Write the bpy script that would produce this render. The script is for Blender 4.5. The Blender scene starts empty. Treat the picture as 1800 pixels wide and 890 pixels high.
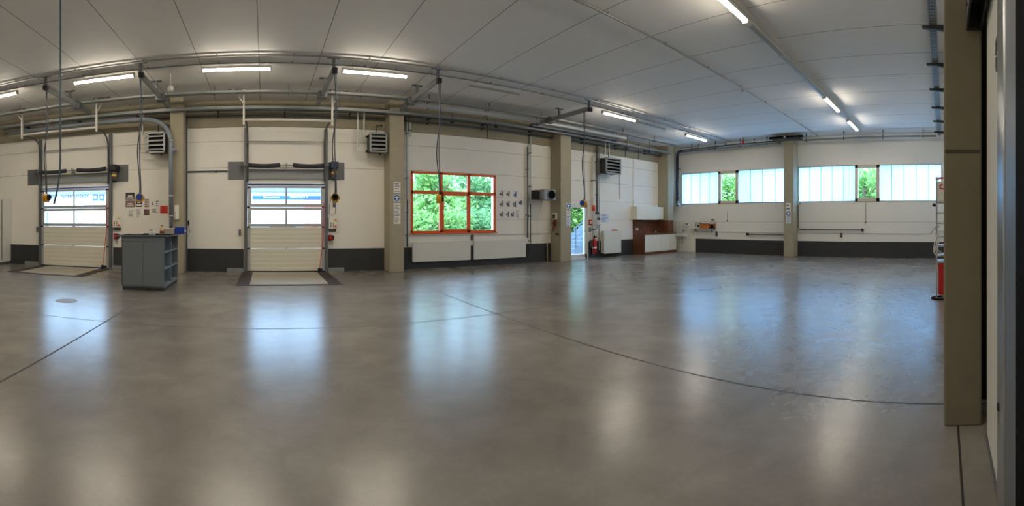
import bpy, math, random
from mathutils import Vector
random.seed(7)
C = bpy.context.scene.collection
PI = math.pi
# ------------------------------------------------------------------ camera model (cylindrical panorama)
F, XC, Y0, H = 760.0, 466.0, 387.0, 1.5
YW, XW, ZC = 12.5, 17.0, 4.95          # long wall with the gates, end wall with the light band, ceiling
YP, XP = 11.9, 16.44                   # front faces of the pillars on those walls
YS = -0.42                             # near wall beside the camera
XWEST = -13.0
def T(px): return (px - XC) / F
def lx(px, Y=YW): return Y * math.tan(T(px))
def lz(px, py, Y=YW): return H + (Y0 - py) / F * Y / math.cos(T(px))
def ry(px, X=XW): return X / math.tan(T(px))
def rz(px, py, X=XW): return H + (Y0 - py) / F * X / math.sin(T(px))

# ------------------------------------------------------------------ materials
def srgb(r, g, b):
    f = lambda c: (c / 12.92 if c <= 0.04045 else ((c + 0.055) / 1.055) ** 2.4)
    return (f(r / 255), f(g / 255), f(b / 255), 1)
MATS = {}
def mat(name, col, rough=0.5, metal=0.0, var=0.0, scale=8.0, bump=0.0, spec=0.5, stretch=None, coat=0.0):
    if name in MATS: return MATS[name]
    m = bpy.data.materials.new(name); m.use_nodes = True
    nt = m.node_tree; N = nt.nodes; Lk = nt.links
    b = N['Principled BSDF']
    b.inputs['Base Color'].default_value = col
    b.inputs['Roughness'].default_value = rough
    b.inputs['Metallic'].default_value = metal
    b.inputs['Specular IOR Level'].default_value = spec
    b.inputs['Coat Weight'].default_value = coat
    if var > 0 or bump > 0:
        tc = N.new('ShaderNodeTexCoord'); no = N.new('ShaderNodeTexNoise')
        no.inputs['Scale'].default_value = scale; no.inputs['Detail'].default_value = 6
        src = tc.outputs['Object']
        if stretch:
            mp = N.new('ShaderNodeMapping'); mp.inputs['Scale'].default_value = stretch
            Lk.new(src, mp.inputs['Vector']); src = mp.outputs['Vector']
        Lk.new(src, no.inputs['Vector'])
        if var > 0:
            mx = N.new('ShaderNodeMix'); mx.data_type = 'RGBA'
            mx.inputs['A'].default_value = tuple(c * (1 - var) for c in col[:3]) + (1,)
            mx.inputs['B'].default_value = tuple(min(1, c * (1 + var)) for c in col[:3]) + (1,)
            Lk.new(no.outputs['Fac'], mx.inputs['Factor']); Lk.new(mx.outputs['Result'], b.inputs['Base Color'])
        if bump > 0:
            bp = N.new('ShaderNodeBump'); bp.inputs['Strength'].default_value = bump; bp.inputs['Distance'].default_value = 0.01
            Lk.new(no.outputs['Fac'], bp.inputs['Height']); Lk.new(bp.outputs['Normal'], b.inputs['Normal'])
    MATS[name] = m
    return m
def emit(name, col, s):
    if name in MATS: return MATS[name]
    m = bpy.data.materials.new(name); m.use_nodes = True
    N = m.node_tree.nodes
    e = N.new('ShaderNodeEmission'); e.inputs[0].default_value = col; e.inputs[1].default_value = s
    m.node_tree.links.new(e.outputs[0], N['Material Output'].inputs[0])
    MATS[name] = m
    return m
def glass(name, tint):
    m = bpy.data.materials.new(name); m.use_nodes = True
    N = m.node_tree.nodes; L = m.node_tree.links
    N.remove(N['Principled BSDF'])
    t = N.new('ShaderNodeBsdfTransparent'); t.inputs[0].default_value = tint
    g = N.new('ShaderNodeBsdfGlossy'); g.inputs['Roughness'].default_value = 0.02
    fr = N.new('ShaderNodeFresnel'); fr.inputs['IOR'].default_value = 1.4
    mx = N.new('ShaderNodeMixShader')
    L.new(fr.outputs[0], mx.inputs[0]); L.new(t.outputs[0], mx.inputs[1]); L.new(g.outputs[0], mx.inputs[2])
    L.new(mx.outputs[0], N['Material Output'].inputs[0])
    MATS[name] = m
    return m
def mathn(nt, op, a, b=None):
    n = nt.nodes.new('ShaderNodeMath'); n.operation = op
    for i, v in enumerate((a, b)):
        if v is None: continue
        if isinstance(v, (int, float)): n.inputs[i].default_value = v
        else: nt.links.new(v, n.inputs[i])
    return n.outputs[0]
def line_mask(nt, coord, positions, half):
    """1 on the lines coord == p (within half), else 0"""
    out = None
    for p in positions:
        d = mathn(nt, 'ABSOLUTE', mathn(nt, 'SUBTRACT', coord, p))
        k = mathn(nt, 'LESS_THAN', d, half)
        out = k if out is None else mathn(nt, 'MAXIMUM', out, k)
    return out
def jointed(name, col, dark, rough, xs=(), ys=(), zs=(), half=0.006, var=0.03, scale=3.0, faint=(), faint_x=0.0):
    """a panel material whose joints are thin dark grooves at given world positions"""
    m = bpy.data.materials.new(name); m.use_nodes = True
    nt = m.node_tree; N = nt.nodes; L = nt.links; b = N['Principled BSDF']
    b.inputs['Roughness'].default_value = rough
    g = N.new('ShaderNodeNewGeometry'); s = N.new('ShaderNodeSeparateXYZ'); L.new(g.outputs['Position'], s.inputs[0])
    mask = None
    for c, ps in ((s.outputs[0], xs), (s.outputs[1], ys), (s.outputs[2], zs)):
        if len(ps):
            k = line_mask(nt, c, ps, half)
            mask = k if mask is None else mathn(nt, 'MAXIMUM', mask, k)
    if faint:
        k = mathn(nt, 'MULTIPLY', line_mask(nt, s.outputs[2], faint, half), mathn(nt, 'GREATER_THAN', s.outputs[0], faint_x))
        mask = mathn(nt, 'MAXIMUM', mask, mathn(nt, 'MULTIPLY', k, 0.6))
    no = N.new('ShaderNodeTexNoise'); no.inputs['Scale'].default_value = scale; no.inputs['Detail'].default_value = 5
    L.new(g.outputs['Position'], no.inputs['Vector'])
    mx = N.new('ShaderNodeMix'); mx.data_type = 'RGBA'
    mx.inputs['A'].default_value = tuple(c * (1 - var) for c in col[:3]) + (1,)
    mx.inputs['B'].default_value = tuple(min(1, c * (1 + var)) for c in col[:3]) + (1,)
    L.new(no.outputs['Fac'], mx.inputs['Factor'])
    m2 = N.new('ShaderNodeMix'); m2.data_type = 'RGBA'
    L.new(mask, m2.inputs['Factor']); L.new(mx.outputs['Result'], m2.inputs['A']); m2.inputs['B'].default_value = dark
    L.new(m2.outputs['Result'], b.inputs['Base Color'])
    bp = N.new('ShaderNodeBump'); bp.inputs['Strength'].default_value = 0.4; bp.inputs['Distance'].default_value = 0.01; bp.invert = True
    L.new(mask, bp.inputs['Height']); L.new(bp.outputs['Normal'], b.inputs['Normal'])
    MATS[name] = m
    return m

def floor_material():
    m = bpy.data.materials.new('polished_concrete'); m.use_nodes = True
    nt = m.node_tree; N = nt.nodes; L = nt.links; b = N['Principled BSDF']
    g = N.new('ShaderNodeNewGeometry'); s = N.new('ShaderNodeSeparateXYZ'); L.new(g.outputs['Position'], s.inputs[0])
    def noise(sc, det, rough=0.6, dist=0.0):
        n = N.new('ShaderNodeTexNoise'); n.inputs['Scale'].default_value = sc; n.inputs['Detail'].default_value = det
        n.inputs['Roughness'].default_value = rough; n.inputs['Distortion'].default_value = dist
        L.new(g.outputs['Position'], n.inputs['Vector']); return n.outputs['Fac']
    big, mid, fine = noise(0.5, 4, 0.5, 0.3), noise(2.2, 5, 0.55, 0.3), noise(24, 5, 0.6)
    mixv = mathn(nt, 'ADD', mathn(nt, 'MULTIPLY', big, 0.5), mathn(nt, 'ADD', mathn(nt, 'MULTIPLY', mid, 0.38), mathn(nt, 'MULTIPLY', fine, 0.12)))
    r = N.new('ShaderNodeValToRGB'); L.new(mixv, r.inputs[0])
    e = r.color_ramp.elements
    e[0].position = 0.30; e[0].color = srgb(112, 108, 102)
    e[1].position = 0.70; e[1].color = srgb(154, 150, 143)
    k = e.new(0.5); k.color = srgb(133, 128, 121)
    j = mathn(nt, 'MAXIMUM', line_mask(nt, s.outputs[0], (-8.1, -2.3, 3.52, 9.4, 15.3), 0.012), line_mask(nt, s.outputs[1], (5.95,), 0.012))
    near = mathn(nt, 'MULTIPLY', line_mask(nt, s.outputs[1], (-0.1,), 0.008), mathn(nt, 'LESS_THAN', s.outputs[0], 3.2))
    j = mathn(nt, 'MAXIMUM', j, near)
    mx = N.new('ShaderNodeMix'); mx.data_type = 'RGBA'
    L.new(j, mx.inputs['Factor']); L.new(r.outputs[0], mx.inputs['A']); mx.inputs['B'].default_value = srgb(40, 34, 30)
    L.new(mx.outputs['Result'], b.inputs['Base Color'])
    ro = mathn(nt, 'ADD', 0.20, mathn(nt, 'MULTIPLY', mathn(nt, 'ADD', mathn(nt, 'MULTIPLY', big, 0.55), mathn(nt, 'MULTIPLY', mid, 0.45)), 0.10))
    L.new(mathn(nt, 'ADD', ro, mathn(nt, 'MULTIPLY', j, 0.4)), b.inputs['Roughness'])
    b.inputs['Specular IOR Level'].default_value = 0.62
    bp = N.new('ShaderNodeBump'); bp.inputs['Strength'].default_value = 0.12; bp.inputs['Distance'].default_value = 0.02
    # swirling scuffs on the polished surface in the bay next to the near pillar
    sw = N.new('ShaderNodeTexNoise'); sw.inputs['Scale'].default_value = 2.4; sw.inputs['Detail'].default_value = 7; sw.inputs['Distortion'].default_value = 2.2; sw.inputs['Roughness'].default_value = 0.62
    L.new(g.outputs['Position'], sw.inputs['Vector'])
    dx = mathn(nt, 'DIVIDE', mathn(nt, 'SUBTRACT', s.outputs[0], 6.6), 3.6); dy = mathn(nt, 'DIVIDE', mathn(nt, 'SUBTRACT', s.outputs[1], 1.2), 1.9)
    rr = mathn(nt, 'ADD', mathn(nt, 'MULTIPLY', dx, dx), mathn(nt, 'MULTIPLY', dy, dy))
    reg = N.new('ShaderNodeMapRange'); reg.inputs[1].default_value = 0.4; reg.inputs[2].default_value = 1.2; reg.inputs[3].default_value = 1.0; reg.inputs[4].default_value = 0.0
    L.new(rr, reg.inputs[0])
    st = N.new('ShaderNodeMapRange'); st.inputs[1].default_value = 0.36; st.inputs[2].default_value = 0.74; L.new(sw.outputs['Fac'], st.inputs[0])
    scuff = mathn(nt, 'MULTIPLY', reg.outputs[0], st.outputs[0])
    L.new(mathn(nt, 'ADD', mathn(nt, 'MULTIPLY', scuff, 0.10), mathn(nt, 'ADD', ro, mathn(nt, 'MULTIPLY', j, 0.4))), b.inputs['Roughness'])
    L.new(mathn(nt, 'SUBTRACT', mathn(nt, 'MULTIPLY', mathn(nt, 'MULTIPLY', sw.outputs['Fac'], reg.outputs[0]), 0.4), j), bp.inputs['Height']); L.new(bp.outputs['Normal'], b.inputs['Normal'])
    return m
def leaf_material(name, a, bcol):
    m = bpy.data.materials.new(name); m.use_nodes = True
    nt = m.node_tree; N = nt.nodes; L = nt.links; b = N['Principled BSDF']
    oi = N.new('ShaderNodeNewGeometry')
    r = N.new('ShaderNodeMix'); r.data_type = 'RGBA'; r.inputs['A'].default_value = a; r.inputs['B'].default_value = bcol
    L.new(oi.outputs['Random Per Island'], r.inputs['Factor'])
    L.new(r.outputs['Result'], b.inputs['Base Color']); b.inputs['Roughness'].default_value = 0.55
    tr = N.new('ShaderNodeBsdfTranslucent'); L.new(r.outputs['Result'], tr.inputs[0])
    mx = N.new('ShaderNodeMixShader'); mx.inputs[0].default_value = 0.45
    L.new(b.outputs[0], mx.inputs[1]); L.new(tr.outputs[0], mx.inputs[2]); L.new(mx.outputs[0], N['Material Output'].inputs[0])
    MATS[name] = m
    return m
def wood_material():
    m = bpy.data.materials.new('walnut'); m.use_nodes = True
    nt = m.node_tree; N = nt.nodes; L = nt.links; b = N['Principled BSDF']
    g = N.new('ShaderNodeNewGeometry'); mp = N.new('ShaderNodeMapping'); mp.inputs['Scale'].default_value = (9, 9, 0.9)
    L.new(g.outputs['Position'], mp.inputs['Vector'])
    no = N.new('ShaderNodeTexNoise'); no.inputs['Scale'].default_value = 2.5; no.inputs['Detail'].default_value = 7; no.inputs['Distortion'].default_value = 0.8
    L.new(mp.outputs['Vector'], no.inputs['Vector'])
    r = N.new('ShaderNodeValToRGB'); L.new(no.outputs['Fac'], r.inputs[0])
    r.color_ramp.elements[0].position = 0.3; r.color_ramp.elements[0].color = srgb(72, 40, 27)
    r.color_ramp.elements[1].position = 0.7; r.color_ramp.elements[1].color = srgb(142, 90, 62)
    L.new(r.outputs[0], b.inputs['Base Color']); b.inputs['Roughness'].default_value = 0.4
    MATS['walnut'] = m
    return m

M = dict(
    floor=floor_material(),
    ceiling=jointed('ceiling_panel', srgb(236, 234, 229), srgb(140, 137, 132), 0.7, xs=[round(-0.13 + 1.29 * k, 3) for k in range(-10, 14)], half=0.008),
    panel=jointed('wall_panel', srgb(242, 238, 227), srgb(172, 168, 158), 0.55, zs=(3.02, 3.78), half=0.006, faint=(1.5, 2.26), faint_x=3.9),
    panel_r=jointed('end_wall_panel', srgb(240, 238, 230), srgb(170, 168, 162), 0.55, zs=(0.96, 1.42), half=0.006),
    concrete=mat('concrete', srgb(170, 161, 138), 0.85, var=0.10, scale=5, bump=0.15),
    beam=mat('beam_concrete', srgb(158, 150, 127), 0.85, var=0.12, scale=2.0, bump=0.15),
    apron=mat('apron_concrete', srgb(172, 163, 145), 0.6, var=0.08, scale=4),
    plinth=mat('anthracite', srgb(54, 55, 57), 0.55, var=0.08, scale=3),
    white=mat('white_lacquer', srgb(232, 230, 222), 0.4),
    cream=mat('cream_lacquer', srgb(238, 235, 220), 0.35),
    rad=mat('radiator_white', srgb(226, 224, 212), 0.35),
    door=mat('door_panel_white', srgb(226, 222, 204), 0.45, var=0.03, scale=5),
    alu=mat('aluminium', srgb(196, 198, 198), 0.35, 0.7),
    galv=mat('galvanised_steel', srgb(150, 153, 152), 0.5, 0.45, var=0.12, scale=22),
    dgalv=mat('dark_galvanised', srgb(112, 114, 116), 0.5, 0.5, var=0.12, scale=18),
    steel=mat('brown_steel', srgb(74, 64, 62), 0.75, 0.0, var=0.15, scale=9, spec=0.2),
    black=mat('black_plastic', srgb(28, 28, 30), 0.5),
    rubber=mat('black_rubber', srgb(10, 10, 12), 0.9, spec=0.1),
    orange=mat('orange_frame', srgb(236, 108, 42), 0.4),
    red=mat('red_paint', srgb(196, 26, 26), 0.4),
    dred=mat('dark_red_plastic', srgb(120, 34, 36), 0.45),
    signred=mat('red_sign', srgb(226, 72, 48), 0.5),
    yellow=mat('yellow_plastic', srgb(222, 160, 30), 0.4),
    blue=mat('blue_plastic', srgb(20, 60, 170), 0.4),
    signblue=mat('sign_blue', srgb(22, 82, 160), 0.4),
    cable=mat('grey_cable', srgb(82, 88, 98), 0.55),
    hose=mat('blue_grey_hose', srgb(74, 92, 104), 0.5),
    wcable=mat('white_cable', srgb(220, 220, 214), 0.5),
    paper=mat('paper', srgb(236, 234, 226), 0.7),
    bpaper=mat('blue_white_paper', srgb(216, 226, 238), 0.6),
    ink=mat('ink', srgb(92, 92, 100), 0.7),
    photo=mat('dark_photo', srgb(66, 56, 50), 0.4, var=0.4, scale=30),
    pinkprint=mat('pinkish_print', srgb(148, 112, 108), 0.5, var=0.4, scale=40),
    gcab=mat('grey_cabinet', srgb(118, 126, 132), 0.5, var=0.03, scale=6),
    gcabin=mat('grey_cabinet_inside', srgb(128, 142, 156), 0.5),
    gtop=mat('dark_grey_worktop', srgb(84, 92, 104), 0.4),
    duct=mat('grey_duct', srgb(132, 140, 150), 0.45),
    foam=mat('dark_spring_sleeve', srgb(52, 54, 62), 0.7),
    heater=mat('heater_grey', srgb(150, 152, 150), 0.45, 0.4),
    dheater=mat('heater_dark', srgb(50, 52, 52), 0.5),
    walnut=wood_material(),
    clad=mat('pipe_cladding', srgb(212, 215, 213), 0.4, 0.15),
    chrome=mat('chrome', srgb(215, 218, 220), 0.12, 1.0),
    ceramic=mat('ceramic', srgb(240, 240, 236), 0.15),
    tile=mat('tile_white', srgb(232, 230, 220), 0.3),
    brownbox=mat('orange_brown_box', srgb(196, 110, 52), 0.5, var=0.15, scale=20),
    lamp=emit('lamp_light', (1.0, 0.89, 0.73, 1), 34.0),
    lampoff=mat('lamp_off_diffuser', srgb(158, 161, 158), 0.35),
    housing=mat('lamp_housing', srgb(206, 204, 196), 0.5),
    glass=glass('clear_glass', (0.93, 0.97, 0.98, 1)),
    asphalt=mat('yard_paving', srgb(142, 140, 138), 0.9, var=0.1, scale=1.5),
    facade=mat('white_facade', srgb(240, 240, 240), 0.7),
    facader=mat('pale_red_facade', srgb(236, 150, 150), 0.7),
    facadel=mat('lilac_fascia', srgb(120, 124, 170), 0.6),
    band=mat('blue_band', srgb(24, 88, 144), 0.5),
    letters_w=mat('white_letters', srgb(245, 245, 245), 0.5),
    letters_b=mat('blue_green_letters', srgb(20, 84, 96), 0.5),
    icon=mat('light_blue_sign', srgb(40, 96, 150), 0.5),
    leafA=leaf_material('leaf_light', srgb(160, 194, 104), srgb(124, 172, 100)),
    leafB=leaf_material('leaf_mid', srgb(136, 178, 112), srgb(104, 156, 100)),
    bark=mat('bark', srgb(96, 80, 66), 0.9, var=0.2, scale=14, bump=0.4),
    carblue=mat('pale_blue_car_paint', srgb(150, 186, 220), 0.25, 0.2, coat=0.5),
    carglass=mat('car_glass', srgb(40, 60, 80), 0.1),
    wood=mat('pale_wood_frame', srgb(214, 204, 190), 0.5, var=0.04, scale=12),
)
def poly_material():
    m = bpy.data.materials.new('translucent_channel_glass'); m.use_nodes = True
    nt = m.node_tree; N = nt.nodes; L = nt.links; N.remove(N['Principled BSDF'])
    t = N.new('ShaderNodeBsdfTranslucent'); t.inputs[0].default_value = (0.54, 0.73, 0.86, 1)
    g = N.new('ShaderNodeBsdfGlossy'); g.inputs['Roughness'].default_value = 0.3
    rf = N.new('ShaderNodeBsdfRefraction'); rf.inputs['Roughness'].default_value = 0.55; rf.inputs['IOR'].default_value = 1.12; rf.inputs['Color'].default_value = (0.76, 0.90, 1.0, 1)
    m0 = N.new('ShaderNodeMixShader'); m0.inputs[0].default_value = 0.36
    L.new(t.outputs[0], m0.inputs[1]); L.new(rf.outputs[0], m0.inputs[2])
    mx = N.new('ShaderNodeMixShader'); mx.inputs[0].default_value = 0.05
    L.new(m0.outputs[0], mx.inputs[1]); L.new(g.outputs[0], mx.inputs[2]); L.new(mx.outputs[0], N['Material Output'].inputs[0])
    return m
M['poly'] = poly_material()
M['polyrib'] = mat('channel_glass_rib', srgb(96, 176, 196), 0.3)

# ------------------------------------------------------------------ mesh helpers
class MB:
    def __init__(s): s.v = []; s.f = []; s.mi = []; s.m = 0
    def _q(s, pts, faces):
        b = len(s.v); s.v += [tuple(p) for p in pts]
        for f in faces: s.f.append(tuple(b + i for i in f)); s.mi.append(s.m)
    def box(s, x0, x1, y0, y1, z0, z1):
        x0, x1 = sorted((x0, x1)); y0, y1 = sorted((y0, y1)); z0, z1 = sorted((z0, z1))
        s._q([(x0,y0,z0),(x1,y0,z0),(x1,y1,z0),(x0,y1,z0),(x0,y0,z1),(x1,y0,z1),(x1,y1,z1),(x0,y1,z1)],
             [(0,3,2,1),(4,5,6,7),(0,1,5,4),(1,2,6,5),(2,3,7,6),(3,0,4,7)]); return s
    def cyl(s, p, q, r, n=12, r2=None, cap=True):
        p, q = Vector(p), Vector(q); d = (q - p).normalized()
        a = d.orthogonal().normalized(); b = d.cross(a); r2 = r if r2 is None else r2
        pts = [p + (a*math.cos(2*PI*i/n) + b*math.sin(2*PI*i/n))*r for i in range(n)] + [q + (a*math.cos(2*PI*i/n) + b*math.sin(2*PI*i/n))*r2 for i in range(n)]
        fs = [(i, (i+1)%n, n+(i+1)%n, n+i) for i in range(n)]
        if cap: fs += [tuple(reversed(range(n))), tuple(range(n, 2*n))]
        s._q(pts, fs); return s
    def tube(s, pts, r, n=8):
        P = [Vector(p) for p in pts]; rings = []; a = None
        for i, p in enumerate(P):
            d = (P[min(i+1, len(P)-1)] - P[max(i-1, 0)]).normalized()
            a = d.orthogonal().normalized() if a is None else (a - d*a.dot(d)).normalized()
            b = d.cross(a)
            rings += [p + (a*math.cos(2*PI*k/n) + b*math.sin(2*PI*k/n))*r for k in range(n)]
        fs = [(i*n+k, i*n+(k+1)%n, (i+1)*n+(k+1)%n, (i+1)*n+k) for i in range(len(P)-1) for k in range(n)]
        fs += [tuple(reversed(range(n))), tuple((len(P)-1)*n+k for k in range(n))]
        s._q(rings, fs); return s
    def prism(s, prof, axis, a0, a1):
        """extrude a 2D profile; axis 'x': prof=(y,z); 'y': prof=(x,z); 'z': prof=(x,y)"""
        mk = {'x': lambda u, v, a: (a, u, v), 'y': lambda u, v, a: (u, a, v), 'z': lambda u, v, a: (u, v, a)}[axis]
        n = len(prof)
        s._q([mk(u, v, a0) for u, v in prof] + [mk(u, v, a1) for u, v in prof],
             [(i, (i+1)%n, n+(i+1)%n, n+i) for i in range(n)] + [tuple(reversed(range(n))), tuple(range(n, 2*n))]); return s
    def ball(s, c, rx, ry=None, rz=None, n=12, m=8):
        ry = rx if ry is None else ry; rz = rx if rz is None else rz
        pts = [(c[0], c[1], c[2]-rz)]
        for i in range(1, m):
            t = -PI/2 + PI*i/m
            pts += [(c[0]+rx*math.cos(t)*math.cos(2*PI*k/n), c[1]+ry*math.cos(t)*math.sin(2*PI*k/n), c[2]+rz*math.sin(t)) for k in range(n)]
        pts.append((c[0], c[1], c[2]+rz)); last = len(pts)-1
        fs = [(0, 1+(k+1)%n, 1+k) for k in range(n)]
        for i in range(m-2):
            fs += [(1+i*n+k, 1+i*n+(k+1)%n, 1+(i+1)*n+(k+1)%n, 1+(i+1)*n+k) for k in range(n)]
        fs += [(last, 1+(m-2)*n+k, 1+(m-2)*n+(k+1)%n) for k in range(n)]
        s._q(pts, fs); return s
    def lathe(s, c, prof, n=16):
        """prof = [(r, z)...] about the vertical through c"""
        pts = [(c[0]+r*math.cos(2*PI*k/n), c[1]+r*math.sin(2*PI*k/n), c[2]+z) for r, z in prof for k in range(n)]
        fs = [(i*n+k, i*n+(k+1)%n, (i+1)*n+(k+1)%n, (i+1)*n+k) for i in range(len(prof)-1) for k in range(n)]
        fs += [tuple(reversed(range(n))), tuple((len(prof)-1)*n+k for k in range(n))]
        s._q(pts, fs); return s
    def build(s, name, mats, parent=None, bevel=0.0, smooth=False):
        if not isinstance(mats, (list, tuple)): mats = [mats]
        if parent is None:
            lo = [min(p[i] for p in s.v) for i in range(3)]; hi = [max(p[i] for p in s.v) for i in range(3)]
            org = Vector(((lo[0]+hi[0])/2, (lo[1]+hi[1])/2, lo[2]))
        else:
            org = Vector((0, 0, 0)); p = parent
            while p is not None: org += p.location; p = p.parent
        me = bpy.data.meshes.new(name)
        me.from_pydata([tuple(Vector(p) - org) for p in s.v], [], s.f)
        for m in mats: me.materials.append(m)
        if len(mats) > 1: me.polygons.foreach_set('material_index', s.mi)
        if smooth:
            me.polygons.foreach_set('use_smooth', [len(f) <= 4 for f in s.f])
        me.update()
        o = bpy.data.objects.new(name, me); C.objects.link(o)
        if parent is None: o.location = org
        else: o.parent = parent
        if bevel > 0:
            b = o.modifiers.new('edge', 'BEVEL'); b.width = bevel; b.segments = 2; b.limit_method = 'ANGLE'
        return o
def box(*a): return MB().box(*a)
def tag(o, label, cat, group=None):
    o['label'] = label; o['category'] = cat
    if group: o['group'] = group
    return o
def thing(name, label, cat, loc, group=None):
    o = bpy.data.objects.new(name, None); C.objects.link(o); o.location = loc; o.empty_display_size = 0.1
    return tag(o, label, cat, group)
def struct(name, mb, m, parent=None, **k):
    o = mb.build(name, m, parent, **k)
    if parent is None: o['kind'] = 'structure'
    return o
def dup(root, loc, label, group=None):
    def cp(o, par):
        c = o.copy(); C.objects.link(c); c.parent = par
        for ch in list(o.children): cp(ch, c)
        return c
    r = cp(root, None); r.location = loc; r['label'] = label
    if group: r['group'] = group
    return r
def text(name, s, size, loc, rot, m, parent, align='LEFT', sx=1.0, width=None):
    c = bpy.data.curves.new(name, 'FONT'); c.body = s; c.size = size; c.extrude = 0.004; c.align_x = align; c.align_y = 'BOTTOM'
    c.materials.append(m)
    tmp = bpy.data.objects.new(name + '_curve', c); me = bpy.data.meshes.new_from_object(tmp); bpy.data.objects.remove(tmp)
    if width: sx = width / max(v.co.x for v in me.vertices)
    o = bpy.data.objects.new(name, me); C.objects.link(o); o.parent = parent
    org = Vector((0, 0, 0)); p = parent
    while p is not None: org += p.location; p = p.parent
    o.location = Vector(loc) - org; o.rotation_euler = rot; o.scale = (sx, 1, 1)
    return o
def holes_wall(mb, axis, a0, a1, z0, z1, t0, t1, holes):
    us = sorted({a0, a1, *[h[0] for h in holes], *[h[1] for h in holes]})
    zs = sorted({z0, z1, *[h[2] for h in holes], *[h[3] for h in holes]})
    for i in range(len(us)-1):
        for k in range(len(zs)-1):
            u, z = (us[i]+us[i+1])/2, (zs[k]+zs[k+1])/2
            if any(h[0] < u < h[1] and h[2] < z < h[3] for h in holes): continue
            if axis == 'x': mb.box(us[i], us[i+1], t0, t1, zs[k], zs[k+1])
            else: mb.box(t0, t1, us[i], us[i+1], zs[k], zs[k+1])
    return mb
def arc(p0, c, p1, n=8):
    """quadratic curve from p0 to p1 pulled to c"""
    p0, c, p1 = Vector(p0), Vector(c), Vector(p1)
    return [p0*(1-t)**2 + c*2*t*(1-t) + p1*t*t for t in [i/n for i in range(n+1)]]

# ================================================================== THE SETTING
D1 = (lx(74), lx(194)); D2 = (lx(434), lx(571)); DZ = 2.55
WIN = (lx(722), lx(871), 1.10, 3.0)
DR3 = (10.42, 11.58, 0.0, 2.14)
struct('floor', box(XWEST, XW+0.3, -0.7, YW+0.3, -0.2, 0), M['floor'])
struct('ceiling', box(XWEST, XW+0.3, -0.7, YW+0.3, ZC, ZC+0.1), M['ceiling'])
struct('wall_left', holes_wall(MB(), 'x', XWEST, XW+0.3, 0, 4.19, YW, YW+0.28,
       [(D1[0], D1[1], -1, DZ), (D2[0], D2[1], -1, DZ), (WIN[0], WIN[1], WIN[2], WIN[3]), (DR3[0], DR3[1], -1, DR3[3])]), M['panel'])
struct('beam', box(XWEST, XW, YW-0.04, YW+0.28, 4.19, ZC), M['beam'])
ZB, ZT = 2.24, 3.71
B1 = (6.41, 11.82); B2 = (0.10, 5.98)
struct('wall_right', holes_wall(MB(), 'y', -0.7, YW+0.3, 0, ZC, XW, XW+0.28,
       [(B1[0], B1[1], ZB, ZT), (B2[0], B2[1], ZB, ZT)]), M['panel_r'])
struct('wall_near', box(XWEST, XW, YS-0.28, YS, 0, ZC), M['panel_r'])
struct('wall_west', box(XWEST-0.28, XWEST, -0.7, YW+0.3, 0, ZC), M['panel_r'])
# pillars
PL = [(-2.66, -2.28), (3.53, 3.96), (9.70, 10.19), (16.02, 16.45)]
for a, b in PL:
    struct('pillar', box(a, b, YP, YW, 0, ZC), M['concrete'], bevel=0.012)
struct('pillar', box(XP, XW, 5.985, 6.405, 0, ZC), M['concrete'], bevel=0.012)
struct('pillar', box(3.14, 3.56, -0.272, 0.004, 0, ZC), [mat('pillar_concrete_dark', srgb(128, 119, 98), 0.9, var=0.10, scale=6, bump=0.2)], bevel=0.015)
struct('pillar', box(9.3, 9.72, YS, -0.06, 0, ZC), M['concrete'], bevel=0.012)
# dark band at the wall foot
PZ = 0.66
def plinth(x0, x1): struct('baseboard_left', box(x0, x1, YW-0.018, YW+0.001, 0, PZ), M['plinth'])
plinth(XWEST, D1[0]-0.1); plinth(D1[1]+0.1, -2.66); plinth(-2.28, D2[0]-0.1); plinth(D2[1]+0.1, 3.53); plinth(3.96, 9.70); plinth(11.58, 16.02)
struct('baseboard_right', box(XW-0.018, XW+0.001, 6.405, 11.03, 0, 0.63), M['plinth'])
struct('baseboard_right', box(XW-0.018, XW+0.001, -0.42, 5.985, 0, 0.63), M['plinth'])

# orange window -----------------------------------------------------
def window_orange():
    x0, x1, z0, z1 = WIN
    r = bpy.data.objects.new('window_1', None); C.objects.link(r); r.location = ((x0+x1)/2, YW, z0); r['kind'] = 'structure'
    r['label'] = 'orange framed six pane window with green trees behind'
    y0, y1 = YW-0.03, YW+0.06
    f = MB(); w = 0.07
    zt = 2.36; xa = lx(775); xb = lx(824)
    f.box(x0, x1, y0, y1, z1-w, z1); f.box(x0, x1, y0, y1, z0, z0+w); f.box(x0, x0+w, y0, y1, z0, z1); f.box(x1-w, x1, y0, y1, z0, z1)
    f.box(x0, x1, y0, y1, zt-0.05, zt+0.05)
    for x in (xa, xb): f.box(x-0.05, x+0.05, y0, y1, z0, z1)
    f.build('window_frame', M['orange'], r, bevel=0.006)
    s = MB()   # opening sash in the lower middle
    a, b, c, d = xa+0.03, xb-0.03, z0+0.05, zt-0.03
    s.box(a, b, y0-0.02, y0+0.03, d-0.06, d); s.box(a, b, y0-0.02, y0+0.03, c, c+0.06); s.box(a, a+0.06, y0-0.02, y0+0.03, c, d); s.box(b-0.06, b, y0-0.02, y0+0.03, c, d)
    sh = s.build('sash', M['orange'], r, bevel=0.005)
    box(a+0.015, a+0.045, y0-0.05, y0-0.02, 1.68, 1.82).build('handle', M['white'], sh)
    xs = [x0+w, xa-0.05, xa+0.05, xb-0.05, xb+0.05, x1-w]
    for k in range(3):
        for (c, d) in ((z0+w, zt-0.05), (zt+0.05, z1-w)):
            box(xs[2*k], xs[2*k+1], YW+0.015, YW+0.021, c, d).build('pane', M['glass'], r)
    sl = MB().box(x0-0.04, x1+0.04, YW-0.07, YW+0.01, z0-0.03, z0)
    sl.build('window_sill', M['orange'], r)
window_orange()

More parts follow.
